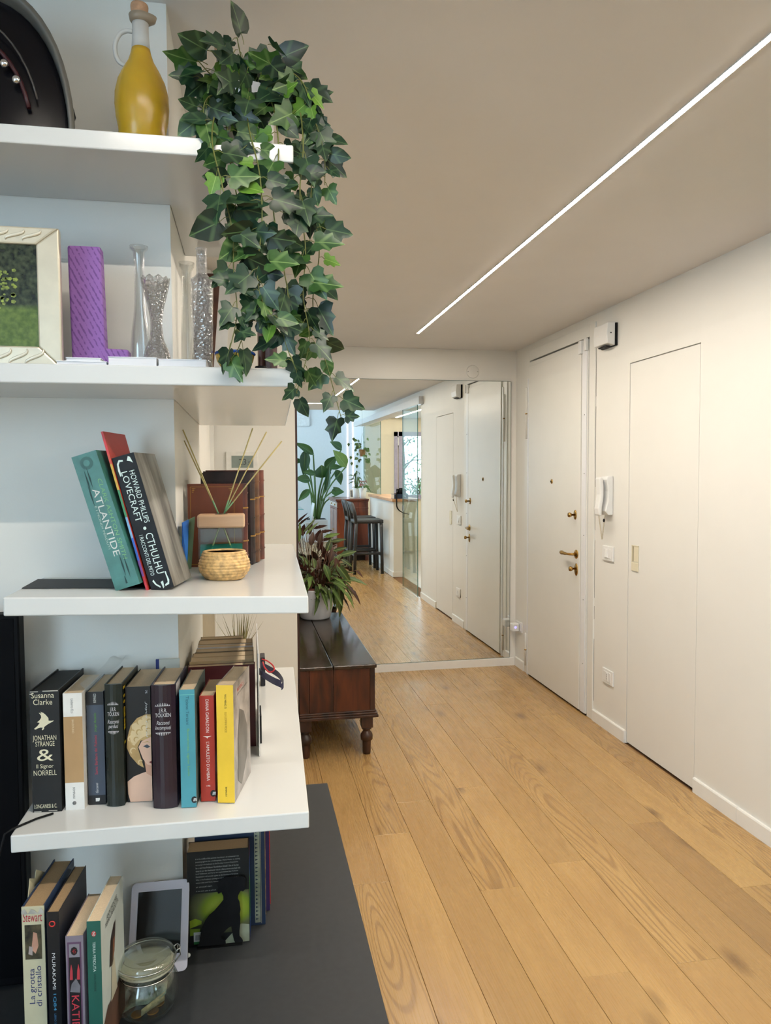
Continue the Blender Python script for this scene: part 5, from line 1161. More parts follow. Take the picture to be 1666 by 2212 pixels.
# ================================================================== SIDEBOARD TOP
zs = .5005; GS = 'books at the left of the sideboard'
def deskbook(label, x0, x1, ytop, Y, D, sp, cv=None, hard=False, page=None, round_=0):
    a_ = hY(x0, ytop, Y); b2 = hY(x1, ytop, Y); xa = V((math.cos(R_(-5)), math.sin(R_(-5)), 0)); ya = V((-xa.y, xa.x, 0))
    mw = frame(V((a_.x, Y, zs)), xa, ya, V((0, 0, 1))); T = (b2.x-a_.x)*.985; Hh = a_.z-zs
    return book(label, mw, T, Hh, D, sp, cv, page or M_page_d, hard, round_, group=GS), mw, T, Hh
CRM = cov((202, 194, 162), .6)
t, mw, T, Hh = deskbook('worn cream jacketed book with a red and blue title on the sideboard', 46, 97, 1960, 1.315, .158, CRM, cov((44, 62, 92)), True, M_page_d)
text('Stewart', ink((176, 36, 62)), t, mw, T*.06, T*.9, Hh*.905, Hh*.965, name=S_, shear=.1); text('La grotta\ndi cristallo', ink((54, 58, 110)), t, mw, T*.25, T*.80, Hh*.36, Hh*.62, 'up', name=S_)
decal('spine_picture', mat('spine_painting', S(74, 66, 44), .6, var=.6, scale=60), t, mw, rect(T*.12, T*.86, Hh*.665, Hh*.885)); decal('spine_picture_figure', cov((196, 146, 122), .6, .2), t, mw, [(T*.40, Hh*.73), (T*.58, Hh*.70), (T*.72, Hh*.75), (T*.66, Hh*.83), (T*.50, Hh*.84), (T*.46, Hh*.79)], .0007)
decal('spine_picture_cloth', cov((170, 156, 150), .6, .2), t, mw, [(T*.26, Hh*.70), (T*.44, Hh*.69), (T*.46, Hh*.745), (T*.30, Hh*.75)], .0008)
jk = []
for i in range(8):
    u = i/7; jk.append([mw @ V((T*u, -.0008, Hh*(.975+.02*math.sin(i*2.3)))), mw @ V((T*u, -.0008, Hh*.955))])
MB().grid(jk).build('torn_jacket_edge', mat('worn_white', S(190, 186, 176), .8), t)
for u_, hh_ in ((0, .06), (.1, .075)): MB().prism([mw @ V((-.004-u_*.02, .03+u_*.3, Hh-.03)), mw @ V((-.012, .07+u_*.3, Hh+.012)), mw @ V((-.006, .11+u_*.2, Hh-.01))], (.0008, 0, 0)).build('torn_flap', CRM, t)
t, mw, T, Hh = deskbook('black paperback with white author name and a red ring on the sideboard', 100, 128, 1971, 1.30, .15, cov((14, 14, 18), .35), cov((34, 36, 46)), False)
text('MURAKAMI', ink((226, 226, 226)), t, mw, T*.36, T*.62, Hh*.50, Hh*.735, 'down', name=S_); text('1Q84', ink((70, 150, 196)), t, mw, T*.36, T*.62, Hh*.36, Hh*.47, 'down', name=S_); text('LIBRO 3', ink((60, 110, 150)), t, mw, T*.42, T*.58, Hh*.275, Hh*.34, 'down', name=S_)
rg = [mw @ V((T*.45+.0045*math.cos(a*.5236), -.0006, Hh*.925+.0045*math.sin(a*.5236))) for a in range(13)]; MB().tube(rg, .0011, 5, cap=False).build('red_ring', cov((200, 50, 44)), t); decal('publisher_emblem', ink((150, 150, 150)), t, mw, [(T*.5+.005*math.cos(a*.5), Hh*.03+.005*math.sin(a*.5)) for a in range(12)])
t, mw, T, Hh = deskbook('grey paperback with a red and black horror spine on the sideboard', 141, 181, 2023, 1.29, .13, cov((134, 124, 136), .5), None, False, M_page)
decal('purple_border', cov((100, 72, 98)), t, mw, rect(T*.10, T*.88, Hh*.0, Hh*.955)); decal('grey_panel', cov((138, 132, 140)), t, mw, rect(T*.19, T*.78, Hh*.84, Hh*.94), .0006); decal('black_panel', cov((24, 20, 24)), t, mw, rect(T*.17, T*.80, Hh*.02, Hh*.84), .0006)
decal('number_badge', cov((28, 18, 20)), t, mw, [(T*.48+T*.20*math.cos(a*.785), Hh*.888+.0075*math.sin(a*.785)) for a in range(8)], .0009); text('45', ink((176, 40, 50)), t, mw, T*.38, T*.58, Hh*.872, Hh*.902, off=.0012, name=S_)
text('KATIE', ink((196, 56, 70)), t, mw, T*.28, T*.70, Hh*.31, Hh*.55, 'down', .0009, name=S_)
for s_ in (.20, .60): decal('red_claw', cov((190, 62, 72)), t, mw, [(T*s_, Hh*.67), (T*(s_+.17), Hh*.67), (T*(s_+.17), Hh*.74), (T*(s_+.10), Hh*.79), (T*(s_+.03), Hh*.74)], .0009)
decal('grey_smoke', cov((120, 118, 124), .6, .4), t, mw, [(T*.20, Hh*.58), (T*.75, Hh*.57), (T*.78, Hh*.62), (T*.55, Hh*.68), (T*.30, Hh*.64)], .0009); decal('red_figure', cov((184, 60, 66), .6, .2), t, mw, [(T*.24, Hh*.05), (T*.72, Hh*.05), (T*.76, Hh*.18), (T*.62, Hh*.25), (T*.36, Hh*.25), (T*.22, Hh*.15)], .0009)
t, mw, T, Hh = deskbook('green spined paperback with a pale photo cover next to the jar', 187, 218, 1991, 1.285, .145, cov((34, 92, 80), .45), mat('pale_photo_cover', S(196, 204, 200), .4, var=.05), False, M_page)
text('TERRA PERDUTA', ink((206, 222, 214)), t, mw, T*.40, T*.60, Hh*.655, Hh*.86, 'down', name=S_); text('ANN MOORE', ink((22, 52, 48)), t, mw, T*.44, T*.58, Hh*.52, Hh*.64, 'down', name=S_)
decal('publisher_emblem', cov((186, 50, 50)), t, mw, [(T*.5+T*.17*math.cos(a*.5), Hh*.915+.005*math.sin(a*.5)) for a in range(13)]); text('g', ink((230, 225, 220)), t, mw, T*.40, T*.62, Hh*.902, Hh*.93, off=.0009, name=S_)
cm_ = mw @ Matrix.Translation((T+.0003, 0, 0)) @ Matrix.Rotation(R_(90), 4, 'Z')
text('ANN MOORE\nTERRA PERDUTA', ink((52, 56, 56)), t, cm_, .025, .11, Hh*.88, Hh*.955, name=S_); decal('cover_figure_hair', cov((40, 26, 24)), t, cm_, [(.045, Hh*.56), (.065, Hh*.53), (.078, Hh*.62), (.088, Hh*.80), (.076, Hh*.79), (.055, Hh*.73)], .0006)
decal('cover_figure_face', cov((132, 84, 62)), t, cm_, [(.062, Hh*.56), (.076, Hh*.60), (.080, Hh*.70), (.068, Hh*.70)], .0008); decal('cover_figure_coat', cov((196, 190, 168)), t, cm_, [(.05, Hh*.30), (.09, Hh*.30), (.075, Hh*.56), (.058, Hh*.55)], .0006); decal('cover_earth', cov((92, 64, 50), .6, .3), t, cm_, [(.002, .002), (.14, .002), (.14, Hh*.36), (.07, Hh*.30), (.03, Hh*.33), (.002, Hh*.26)], .0005)
# e-reader leaning on the wall
BRp = hZ(404, 2098, zs); a0 = V((BRp.x-.117, BRp.y+.004, zs)); topY = 1.592
za = V((0, topY-BRp.y, .158)).normalized(); xa = V((.117, -.004, 0)).normalized(); ya = za.cross(xa)
t = thing('e_reader', 'white e-reader leaning on the wall behind the jar', 'e-reader', mw=frame(a0, xa, ya, za)); E_ = MW[t]
def rrect(x0, x1, z0, z1, r, n=5):
    out = []
    for cx_, cz_, s0 in ((x1-r, z0+r, -90), (x1-r, z1-r, 0), (x0+r, z1-r, 90), (x0+r, z0+r, 180)):
        for k in range(n+1): a = R_(s0+90*k/n); out.append((cx_+r*math.cos(a), cz_+r*math.sin(a)))
    return out
MB().prism([E_ @ V((x, 0, z)) for x, z in rrect(0, .117, 0, .168, .010)], ya*.009).build('body', mat('ereader_white', S(206, 206, 222), .4, var=.01), t, bevel=.001)
MB().prism([E_ @ V((x, -.0006, z)) for x, z in rect(.0145, .1025, .033, .150)], ya*.0005).build('screen', mat('eink_dark', (.010, .011, .013), .12), t)
MB().prism([E_ @ V((x, .003, .1681)) for x in (.045, .075)] + [E_ @ V((x, .0055, .1681)) for x in (.075, .045)], za*.0006).build('brand_print', ink((110, 108, 104)), t)
# clip-top jar with notes and coins
Jc = V((hZ(310, 2150, zs).x+.012, 1.412, zs))
t = thing('clip_top_jar', 'clip-top glass jar holding folded banknotes and coins', 'jar', Jc); M_jar = crystal('jar_glass', (.90, .93, .91))
JK_ = 1.13
pr = [(r_, h_*JK_) for r_, h_ in [(.040, 0), (.048, .004), (.056, .016), (.0585, .035), (.056, .052), (.049, .064), (.046, .068), (.0465, .073), (.049, .0745)]]
MB().lathe(shell(pr, .0028, .006), Jc, 40).build('glass_body', M_jar, t)
lid = [(.046, .0775), (.0525, .079), (.0535, .083), (.052, .091), (.050, .094), (.047, .0955), (.043, .0935), (.040, .0925), (.030, .0925), (.028, .0915), (0, .0915)]
lid = [(r_, h_*JK_) for r_, h_ in lid]
MB().lathe(lid+[(0, .0885*JK_), (.045, .0885*JK_), (.0455, .079*JK_), (.046, .0775*JK_)], Jc, 40).build('glass_lid', M_jar, t)
MB().lathe([(r_, h_*JK_) for r_, h_ in ((.046, .0735), (.0515, .0745), (.0515, .0775), (.046, .078))], Jc, 36).build('rubber_seal', mat('jar_seal', S(176, 172, 150), .4), t)
Mw = mat('jar_wire', (.62, .62, .60), .25, metal=1)
for r_, z_ in ((.0540, .0865), (.0490, .0665)): MB().tube([Jc+V((r_*math.cos(a*.1745), r_*math.sin(a*.1745), z_*JK_)) for a in range(37)], .0013, 6, cap=False).build('wire_ring', Mw, t)
J = lambda a, r, z: Jc+V((r*math.cos(R_(a)), r*math.sin(R_(a)), z*JK_))
for da in (-9, 9):
    MB().tube([J(200+da, .054, .0865), J(200+da, .060, .080), J(200+da*.8, .058, .066), J(200+da*.8, .0645, .060), J(200+da*.7, .066, .035), J(200, .067, .026)], .0013, 6).build('latch_wire', Mw, t)
MB().tube([J(191, .058, .068), J(195, .062, .072), J(205, .062, .072), J(209, .058, .068)], .0014, 6).build('latch_wire', Mw, t)
for da in (-8, 8): MB().tube([J(20+da, .053, .0865), J(20+da, .061, .089), J(20+da, .062, .078), J(20+da, .056, .072), J(20+da, .05, .0665)], .0013, 6).build('hinge_wire', Mw, t)
MB().tube([J(12, .061, .089), J(20, .063, .089), J(28, .061, .089)], .0013, 6).build('hinge_wire', Mw, t)
nr = []
for i in range(9):
    u = i/8; nr.append([Jc+V((-.038+.074*u, -.030+.012*u, .018+.016*u+.004*math.sin(u*7))), Jc+V((-.030+.066*u, .002+.01*u, .030+.010*u)), Jc+V((-.020+.05*u, .028, .030+.006*math.sin(u*5)))])
MB().grid(nr).build('banknote', mat('banknote_green', S(136, 152, 134), .7, var=.35, scale=110), label='folded grey green banknote inside the jar', cat='banknote').modifiers.new('solid', 'SOLIDIFY').thickness = .001
nr = [[Jc+V((-.006+.04*i/6, -.036+.018*i/6, .011+.013*i/6)), Jc+V((-.006+.04*i/6, -.034+.020*i/6, .022+.016*i/6))] for i in range(7)]
MB().grid(nr).build('banknote', mat('banknote_tan', S(176, 162, 120), .7, var=.3, scale=110), label='tan banknote edge inside the jar', cat='banknote').modifiers.new('solid', 'SOLIDIFY').thickness = .001
for k, (x, y) in enumerate(((.012, -.02), (-.015, -.024), (.02, .0))): MB().lathe([(.0105, 0), (.011, .0004), (.011, .0016), (.0105, .002), (.009, .0018), (0, .0018)], Jc+V((x, y, .0068)), 20).build('coin', mat('coin', S(170, 120, 50), .35, metal=.8), label=('bronze coin lying foremost at the right in the jar', 'bronze coin lying at the left in the jar', 'bronze coin half under the banknote in the jar')[k], cat='coin', group='coins in the jar')
# earbud
p = hZ(407, 2068, zs); t = thing('earbud', 'tiny white earbud lying beside the e-reader', 'earbud', p+V((0, 0, 0))); MB().ell(p+V((0, 0, .0045)), .0045, .0045, .0045).build('bud', M_white, t); MB().tube([p+V((.001, .001, .005)), p+V((-.012, .01, .003))], .0022, 8).build('stem', M_white, t)
# big paperback with the dog bookend, and the books behind
GD = 'books held by the dog bookend'
a_ = hZ(407, 2047, zs); b2 = hZ(540, 2030, zs); rot = math.degrees(math.atan2(b2.y-a_.y, b2.x-a_.x)); w_ = (b2-a_).length; hh = hY(397, 1843, a_.y).z - zs
M_blk = cov((26, 27, 27), .4)
t, R, _ = facing('thick paperback with dense white text and a green glow on its back', a_.x, a_.x+w_, a_.y, .046, zs, hh, M_blk, M_page_d, rot-2, GD, False)
W = ink((168, 168, 164))
lines = ['It is the middle of the summer, but there is an unseasonal mist', 'pressing against the windowpanes. Harry Potter is waiting', 'nervously in his bedroom at the Dursleys house in Privet Drive', 'for a visit from Professor Dumbledore himself. One of the last', 'times he saw the Headmaster was in a fierce one-to-one duel with', 'Lord Voldemort, and Harry can t quite believe that Professor', 'Dumbledore will actually appear at the Dursleys of all places.', 'Why is the Professor coming to visit him now? What is it that', 'cannot wait until Harry returns to Hogwarts in a few weeks']
for k, l_ in enumerate(lines): text(l_, W, t, R, w_*.14, w_*(.84+.02*math.sin(k*2)), hh*(.925-.0315*k)-.0022, hh*(.925-.0315*k)+.0016, name='blurb_lettering')
text('an unusual start', W, t, R, w_*.14, w_*.40, hh*.632-.002, hh*.632+.0016, name='blurb_lettering'); text('in his sixth year at school', W, t, R, w_*.14, w_*.46, hh*.575, hh*.593, name='blurb_lettering')
m, nt, b = nt_new('green_glow_print'); L = nt.links.new; tc = N(nt, 'ShaderNodeTexCoord'); gr_ = N(nt, 'ShaderNodeTexGradient', gradient_type='SPHERICAL'); mp = N(nt, 'ShaderNodeMapping'); mp.inputs['Location'].default_value = (-.62, 0, -.62); mp.inputs['Scale'].default_value = (1.0, 0, 1.05); L(tc.outputs['Generated'], mp.inputs[0]); L(mp.outputs[0], gr_.inputs[0])
r = N(nt, 'ShaderNodeValToRGB'); e = r.color_ramp.elements; e[0].position = .30; e[0].color = (*S(30, 31, 28), 1); e[1].position = .85; e[1].color = (*S(176, 186, 70), 1); x_ = e.new(.50); x_.color = (*S(92, 96, 60), 1); x_ = e.new(.62); x_.color = (*S(122, 142, 36), 1); L(gr_.outputs['Fac'], r.inputs[0]); L(r.outputs[0], b.inputs['Base Color']); b.inputs['Roughness'].default_value = .4
decal('cover_glow', m, t, R, rect(w_*.03, w_*.995, hh*.12, hh*.56)); decal('cover_mist', cov((146, 150, 128), .4, .25), t, R, [(w_*.55, .001), (w_*.995, .001), (w_*.995, hh*.185), (w_*.86, hh*.20), (w_*.70, hh*.10)], .0006)
decal('cover_frog', cov((140, 160, 40), .4, .4), t, R, [(w_*.03, hh*.20), (w_*.22, hh*.235), (w_*.22, hh*.27), (w_*.12, hh*.30), (w_*.03, hh*.28)], .0006); decal('cover_frog', cov((116, 140, 40), .4, .4), t, R, [(w_*.03, hh*.12), (w_*.18, hh*.13), (w_*.20, hh*.19), (w_*.03, hh*.195)], .0006)
decal('price_panel', cov((206, 206, 200)), t, R, rect(w_*.09, w_*.24, hh*.055, hh*.155), .0007); decal('price_panel_base', cov((52, 120, 62)), t, R, rect(w_*.09, w_*.24, hh*.025, hh*.055), .0007)
for k in range(7): decal('bar_mark', PUB[0], t, R, rect(w_*(.115+.012*k), w_*(.119+.012*k+.003*(k % 2)), hh*.068, hh*.125), .0010)
RS = R @ Matrix.Translation((w_+.0004, 0, 0)) @ Matrix.Rotation(R_(90), 4, 'Z')
for z0_, z1_, c_ in ((.87, 1, (120, 40, 44)), (.66, .87, (44, 66, 140)), (.20, .66, (58, 130, 48)), (0, .20, (34, 70, 150))): decal('spine_colour', cov(c_), t, RS, rect(.001, .045, hh*z0_, hh*z1_))
dg = [(310, 1840), (350, 1800), (370, 1650), (400, 1540), (440, 1450), (500, 1370), (580, 1300), (640, 1230), (690, 1170), (712, 1140), (710, 1080), (700, 1060), (680, 1020), (660, 1040), (630, 1045), (622, 1000), (632, 950), (618, 890), (640, 860), (690, 830), (730, 800), (800, 790), (870, 795), (910, 800), (950, 785), (990, 785), (1030, 805), (1045, 840), (1035, 920), (1035, 980), (1010, 1008), (975, 1000), (960, 1020), (935, 1070), (930, 1120), (955, 1170), (970, 1280), (960, 1350), (968, 1420), (965, 1500), (955, 1600), (955, 1680), (985, 1715), (1005, 1745), (1005, 1765), (890, 1778), (870, 1740), (850, 1650), (835, 1560), (830, 1535), (790, 1555), (740, 1600), (690, 1660), (680, 1710), (720, 1735), (745, 1760), (750, 1800), (500, 1825)]
yd_ = min(a_.y, b2.y)-.012
dp = [hY(380+x/6.94, 1780+y/6.94, yd_) for x, y in dg]; lo = min(p.z for p in dp)
for p in dp: p.z = max(zs+.0012, p.z)
t = thing('dog_bookend', 'black sitting dog silhouette bookend before the thick paperback', 'bookend', (dp[0].x+.05, yd_, zs))
MB().prism(dp, (0, .0018, 0)).build('dog_silhouette', M_black, t); box('base_plate', M_black, dp[0].x, dp[0].x+.095, yd_, yd_+.009, zs, zs+.0012, t)
yb = max(a_.y, b2.y)+.054
M_nav = cov((34, 50, 76), .5)
spec = [('navy book with a white lace patterned spine behind the thick paperback', M_nav, 572, 2012-20, .034, None), ('tan mottled book behind the navy one', mat('tan_mottle', S(150, 128, 92), .6, var=.4, scale=50), 574, 1988, .012, None), ('purple book near the back of the sideboard', cov((58, 44, 96)), 582, 1973, .022, None), ('red book at the very back of the sideboard row', cov((190, 60, 58)), 584, 1960, .010, None)]
for lab, mm, pxr, py, th, _ in spec:
    xr2 = hZ(pxr, py, zs).x; xr2 = hY(pxr, 1900, yb).x
    t, R, w2 = facing(lab, xr2-.15, xr2, yb, th, zs, .235, mm, M_page_d, -1.5, GD, True)
    if 'navy' in lab:
        decal('pattern_panel', cov((150, 158, 140), .6, .3), t, R, rect(w2-.022, w2-.010, .006, .229), .0006)
        for k in range(24): decal('lace_mark', cov((40, 56, 70)), t, R, [(w2-.020, .012+.009*k), (w2-.014, .0145+.009*k), (w2-.020, .017+.009*k)], .0009)
        decal('pattern_line', cov((190, 188, 160)), t, R, rect(w2-.0085, w2-.0078, .004, .231), .0006)
    yb += th+.003

# ================================================================== ROOM SEEN IN THE MIRROR
M_stool = mat('stool_charcoal', S(46, 48, 52), .45, var=.04)
def stool(label, yc):
    x0, x1, y0, y1 = 1.545, 1.985, yc-.215, yc+.215; b_ = .034
    t = thing('bar_stool', label, 'stool', ((x0+x1)/2, yc, 0), 'bar stools at the counter')
    zs_ = .765
    for yy in (y0, y1-b_):
        MB().tube([(x0+.045, yy+b_/2, zs_-.02), (x0+.03, yy+b_/2, .5), (x0-.005+.02, yy+b_/2, .0)], [.025, .024, .023], 10).build('leg', M_stool, t)
        MB().tube([(x1-.03, yy+b_/2, zs_-.02), (x1-.015, yy+b_/2, .0)], [.025, .023], 10).build('leg', M_stool, t)
        MB().tube([(x0+.028, yy+b_/2, .30), (x1-.02, yy+b_/2, .30)], .019, 8).build('rung', M_stool, t)
        MB().tube([(x0+.045, yy+b_/2, zs_-.03), (x0+.02, yy+b_/2, .90), (x0-.02, yy+b_/2, 1.04)], [.025, .024, .020], 10).build('back_post', M_stool, t)
    for xx in (x0+.028, x1-.02): MB().tube([(xx, y0+.017, .27), (xx, y1-.017, .27)], .018, 8).build('rung', M_stool, t)
    rows = [[V((x0+.02+(x1-x0-.02)*i/8, y0+(y1-y0)*j/6, zs_ - .008*math.sin(math.pi*i/8)*math.sin(math.pi*j/6))) for j in range(7)] for i in range(9)]
    o = MB().grid(rows).build('seat', M_stool, t); sm_ = o.modifiers.new('solid', 'SOLIDIFY'); sm_.thickness = .05; sm_.offset = 0
    rows = [[V((x0+.035-.055*(k/4)-.012*math.sin(math.pi*j/6), y0+.012+(y1-y0-.024)*j/6, .88+.17*k/4)) for j in range(7)] for k in range(5)]
    o = MB().grid(rows).build('backrest', M_stool, t); sm_ = o.modifiers.new('solid', 'SOLIDIFY'); sm_.thickness = .016; sm_.offset = 0
    return t
s0 = stool('charcoal bar stool nearest the open glass panel', .175)
dup(s0, Matrix.Translation((MW[s0].translation.x, -.445, 0)), 'charcoal bar stool next to the wooden cabinet')
# counter
box('countertop', wood('counter_oak', S(182, 136, 98), S(206, 164, 124), .4, (20, 2, 20), bump=.05), 2.035, 2.42, -1.19, .775, 1.069, 1.108, label='pale oak breakfast counter on the low wall', cat='counter', bevel=.003)
t = thing('book', 'thick dark blue book lying on the counter end', 'book', (2.21, .62, 1.109)); M_bb = cov((34, 52, 82))
box('cover_board', M_bb, 2.075, 2.275, .50, .74, 1.1085, 1.113, t); box('cover_board', M_bb, 2.075, 2.275, .50, .74, 1.168, 1.172, t); box('spine', M_bb, 2.075, 2.275, .736, .741, 1.1085, 1.172, t); box('page_block', M_page, 2.079, 2.271, .505, .736, 1.113, 1.168, t)
decal('gilt_motif', ink((150, 160, 170)), t, Matrix.Translation((2.275, .7412, 1.125)) @ Matrix.Rotation(math.pi, 4, 'Z'), [(.03, .0), (.06, .01), (.07, .03), (.05, .035), (.03, .03)])
t = thing('camera', 'black compact camera with a strap on the blue book', 'camera', (2.19, .62, 1.1725))
box('body', M_black, 2.13, 2.265, .59, .655, 1.1725, 1.246, t, bevel=.006); MB().lathe([(.030, 0), (.030, .03), (.026, .034), (0, .03)], (2.19, .657, 1.207), 20, ax=Matrix.Rotation(R_(-90), 3, 'X')).build('lens', M_black, t); box('viewfinder', M_black, 2.17, 2.22, .60, .645, 1.246, 1.258, t, bevel=.003)
sp_ = smooth([(2.135, .66, 1.22), (2.11, .745, 1.20), (2.10, .765, 1.15), (2.095, .80, 1.05), (2.10, .81, .99), (2.14, .80, .94), (2.21, .79, .905), (2.28, .785, .89)])
MB().grid([[p+V((-.009, 0, 0)), p+V((.009, 0, .004))] for p in sp_]).build('strap', M_black, t).modifiers.new('solid', 'SOLIDIFY').thickness = .002
# brown bundle on the book
MB().tube([(2.09, .66, 1.18), (2.12, .68, 1.176), (2.11, .70, 1.186), (2.085, .69, 1.18)], .004, 6).build('cord_bundle', mat('cord_brown', S(92, 56, 38), .6), label='small brown cord bundle beside the camera', cat='cord')
# antique cabinet
M_cab = wood('cabinet_mahogany', S(74, 30, 16), S(136, 66, 36), .3, (5, 5, 1.2), coat=.3, bump=.05)
t = thing('wooden_cabinet', 'polished reddish wooden cabinet beyond the stools', 'cabinet', (1.77, -1.65, 0))
box('body', M_cab, 1.515, 2.035, -2.12, -1.19, .09, .98, t, bevel=.004); box('cabinet_top', M_cab, 1.485, 2.045, -2.15, -1.165, 1.0, 1.03, t, bevel=.006); box('cornice', M_cab, 1.50, 2.04, -2.135, -1.178, .98, 1.0, t, bevel=.004)
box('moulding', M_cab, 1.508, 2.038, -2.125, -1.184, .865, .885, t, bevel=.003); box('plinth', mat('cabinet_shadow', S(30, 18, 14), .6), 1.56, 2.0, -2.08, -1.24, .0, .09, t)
for xx in (1.515, 1.985):
    for yy in (-2.12, -1.24): box('foot', M_cab, xx, xx+.05, yy, yy+.05, 0, .09, t)
for k, (ya, yb_) in enumerate(((-2.10, -1.66), (-1.64, -1.21))):
    d_ = box('drawer', mat('drawer_marble', S(190, 184, 176), .25, var=.3, scale=16), 1.508, 1.516, ya, yb_, .895, .972, t, bevel=.002); MB().ell((1.502, (ya+yb_)/2, .932), .010, .014, .014).build('knob', M_brass, d_)
    d_ = box('door', M_cab, 1.508, 1.516, ya, yb_, .11, .855, t, bevel=.003); MB().ell((1.503, yb_-.03 if k == 0 else ya+.03, .5), .008, .012, .012).build('knob', M_brass, d_)
# plants on the cabinet
M_pl = leaf_mat('houseplant_green', [S(44, 74, 30), S(76, 108, 48), S(60, 92, 40)], S(140, 164, 96), .4, .03)
hl = leaf_mesh('leaf', M_pl, lambda u: .5*math.sin(math.pi*u**.7)+.01, 0, .2, .25, 7); ll = leaf_mesh('leaf', M_pl, lambda u: .5*math.sin(math.pi*u**.9)*(1-.3*u)+.01, 0, .2, .5, 7)
rp_ = random.Random(3); CT = 1.0305
def potplant(label, px, Y, rb, rt_, hh, n, spread, up, me, mpot, wl, w2):
    x = mY(px, 1050, Y).x; c = V((x, Y, CT)); t = thing('potted_plant', label, 'plant', c)
    MB().lathe([(rb, 0), (rb*1.02, .004), (rt_, hh), (rt_*.94, hh), (rt_*.9, hh-.02), (0, hh-.02)], c, 22).build('pot', mpot, t); st = MB()
    for k in range(n):
        a = rp_.uniform(0, 6.28); r_ = spread*rp_.random()**.5; z_ = hh+up*rp_.random(); p = c+V((math.cos(a)*r_, math.sin(a)*r_, z_)); b0 = c+V((math.cos(a)*rt_*.3, math.sin(a)*rt_*.3, hh-.02))
        st.tube([b0, b0.lerp(p, .6)+V((0, 0, .02)), p], [.003, .002, .0015], 5); q = p+V((math.cos(a)*wl, math.sin(a)*wl, rp_.uniform(-wl*.8, wl*.5))); place_leaf(me, t, p, q, w2, V((math.cos(a)*.4, .6, .7)))
    st.build('stems', mat('plant_stem', S(84, 104, 52), .5), t); return t, c
potplant('leafy houseplant in a white pot on the cabinet', 770, -1.72, .055, .062, .165, 26, .055, .30, ll, mat('white_pot', (.80, .80, .82), .3), .11, .032)
t, c = potplant('pink flowering plant in a white pot near the counter', 784, -1.52, .045, .070, .17, 6, .05, .04, hl, mat('white_pot', (.80, .80, .82), .3), .12, .05)
M_fl = leaf_mat('pink_flower', [S(170, 120, 124), S(140, 100, 96), S(196, 150, 140)], None, .6); fm_ = leaf_mesh('flower', M_fl, lambda u: .5*math.sin(math.pi*u), 0, .3, .2, 4)
for k in range(40):
    a = rp_.uniform(0, 6.28); r_ = .055*rp_.random()**.5; p = c+V((math.cos(a)*r_, math.sin(a)*r_, .19+.10*rp_.random())); place_leaf(fm_, t, p, p+V((math.cos(a)*.02, math.sin(a)*.02, .018)), .02, V((0, 1, .3)), 'flower')
x = mY(760, 1050, -1.50).x
t = thing('photo_stand', 'small white photo frame standing on the cabinet', 'picture frame', (x, -1.5, CT)); MB().prism([(x-.03, -1.5, CT+.0005), (x+.03, -1.5, CT+.0005), (x+.03, -1.55, CT+.15), (x-.03, -1.55, CT+.15)], (0, -.01, 0)).build('frame', M_white, t); MB().prism([(x-.018, -1.5045, CT+.02), (x+.018, -1.5045, CT+.02), (x+.018, -1.541, CT+.13), (x-.018, -1.541, CT+.13)], (0, .002, .001)).build('picture', mat('photo_grey', S(110, 110, 116), .3, var=.4, scale=60), t)
# hanging plant
Yh = -1.42; hp0 = mY(783, 985, Yh); hx_, hz_ = hp0.x, hp0.z
hz_ = mY(783, 986, Yh).z; top_ = 3.6
t = thing('hanging_plant', 'trailing plant in a brown pot hung on strings above the cabinet', 'plant', (hx_, Yh, hz_))
hc_ = V((hx_, Yh, hz_)); rh = mY(790, 975, Yh).x-mY(777, 975, Yh).x
MB().lathe([(.042, 0), (.044, .004), (.058, .115), (.055, .115), (.05, .10), (0, .10)], hc_, 20).build('pot', mat('hanging_pot', S(150, 110, 70), .7, var=.2), t)
kn = V((hx_, Yh, hz_+.40))
for k in range(3): a = k*2.09; MB().tube([hc_+V((.058*math.cos(a), .058*math.sin(a), .11)), kn], .0016, 4).build('string', mat('string', S(120, 116, 100), .8), t)
MB().tube([kn, V((hx_, Yh, top_))], .0018, 4).build('string', mat('string', S(120, 116, 100), .8), t)
st = MB()
for k in range(34):
    a = rp_.uniform(0, 6.28); L_ = rp_.uniform(.02, .12); dz = rp_.choice((rp_.uniform(.0, .20), rp_.uniform(-.20, .08))); p = hc_+V((math.cos(a)*(.04+L_*.6), math.sin(a)*(.04+L_*.6), .11+dz)); st.tube([hc_+V((math.cos(a)*.03, math.sin(a)*.03, .10)), hc_+V((math.cos(a)*.06, math.sin(a)*.06, .14+max(0, dz)*.5)), p], [.002, .0016, .0012], 4)
    place_leaf(hl, t, p, p+V((math.cos(a)*.05, math.sin(a)*.05+.01, -.03)), .05, V((.2, .9, .5)))
for px, py in ((764, 945), (753, 957), (776, 992), (758, 985), (760, 998), (771, 1004)): p = mY(px, py, Yh); st.tube([hc_+V((-.03, 0, .11)), hc_.lerp(p, .6)+V((0, 0, .08)), p], .0014, 4); place_leaf(hl, t, p, p+V((.0, .01, -.06)), .045, V((0, 1, .3)))
st.build('stems', mat('plant_stem', S(84, 104, 52), .5), t)
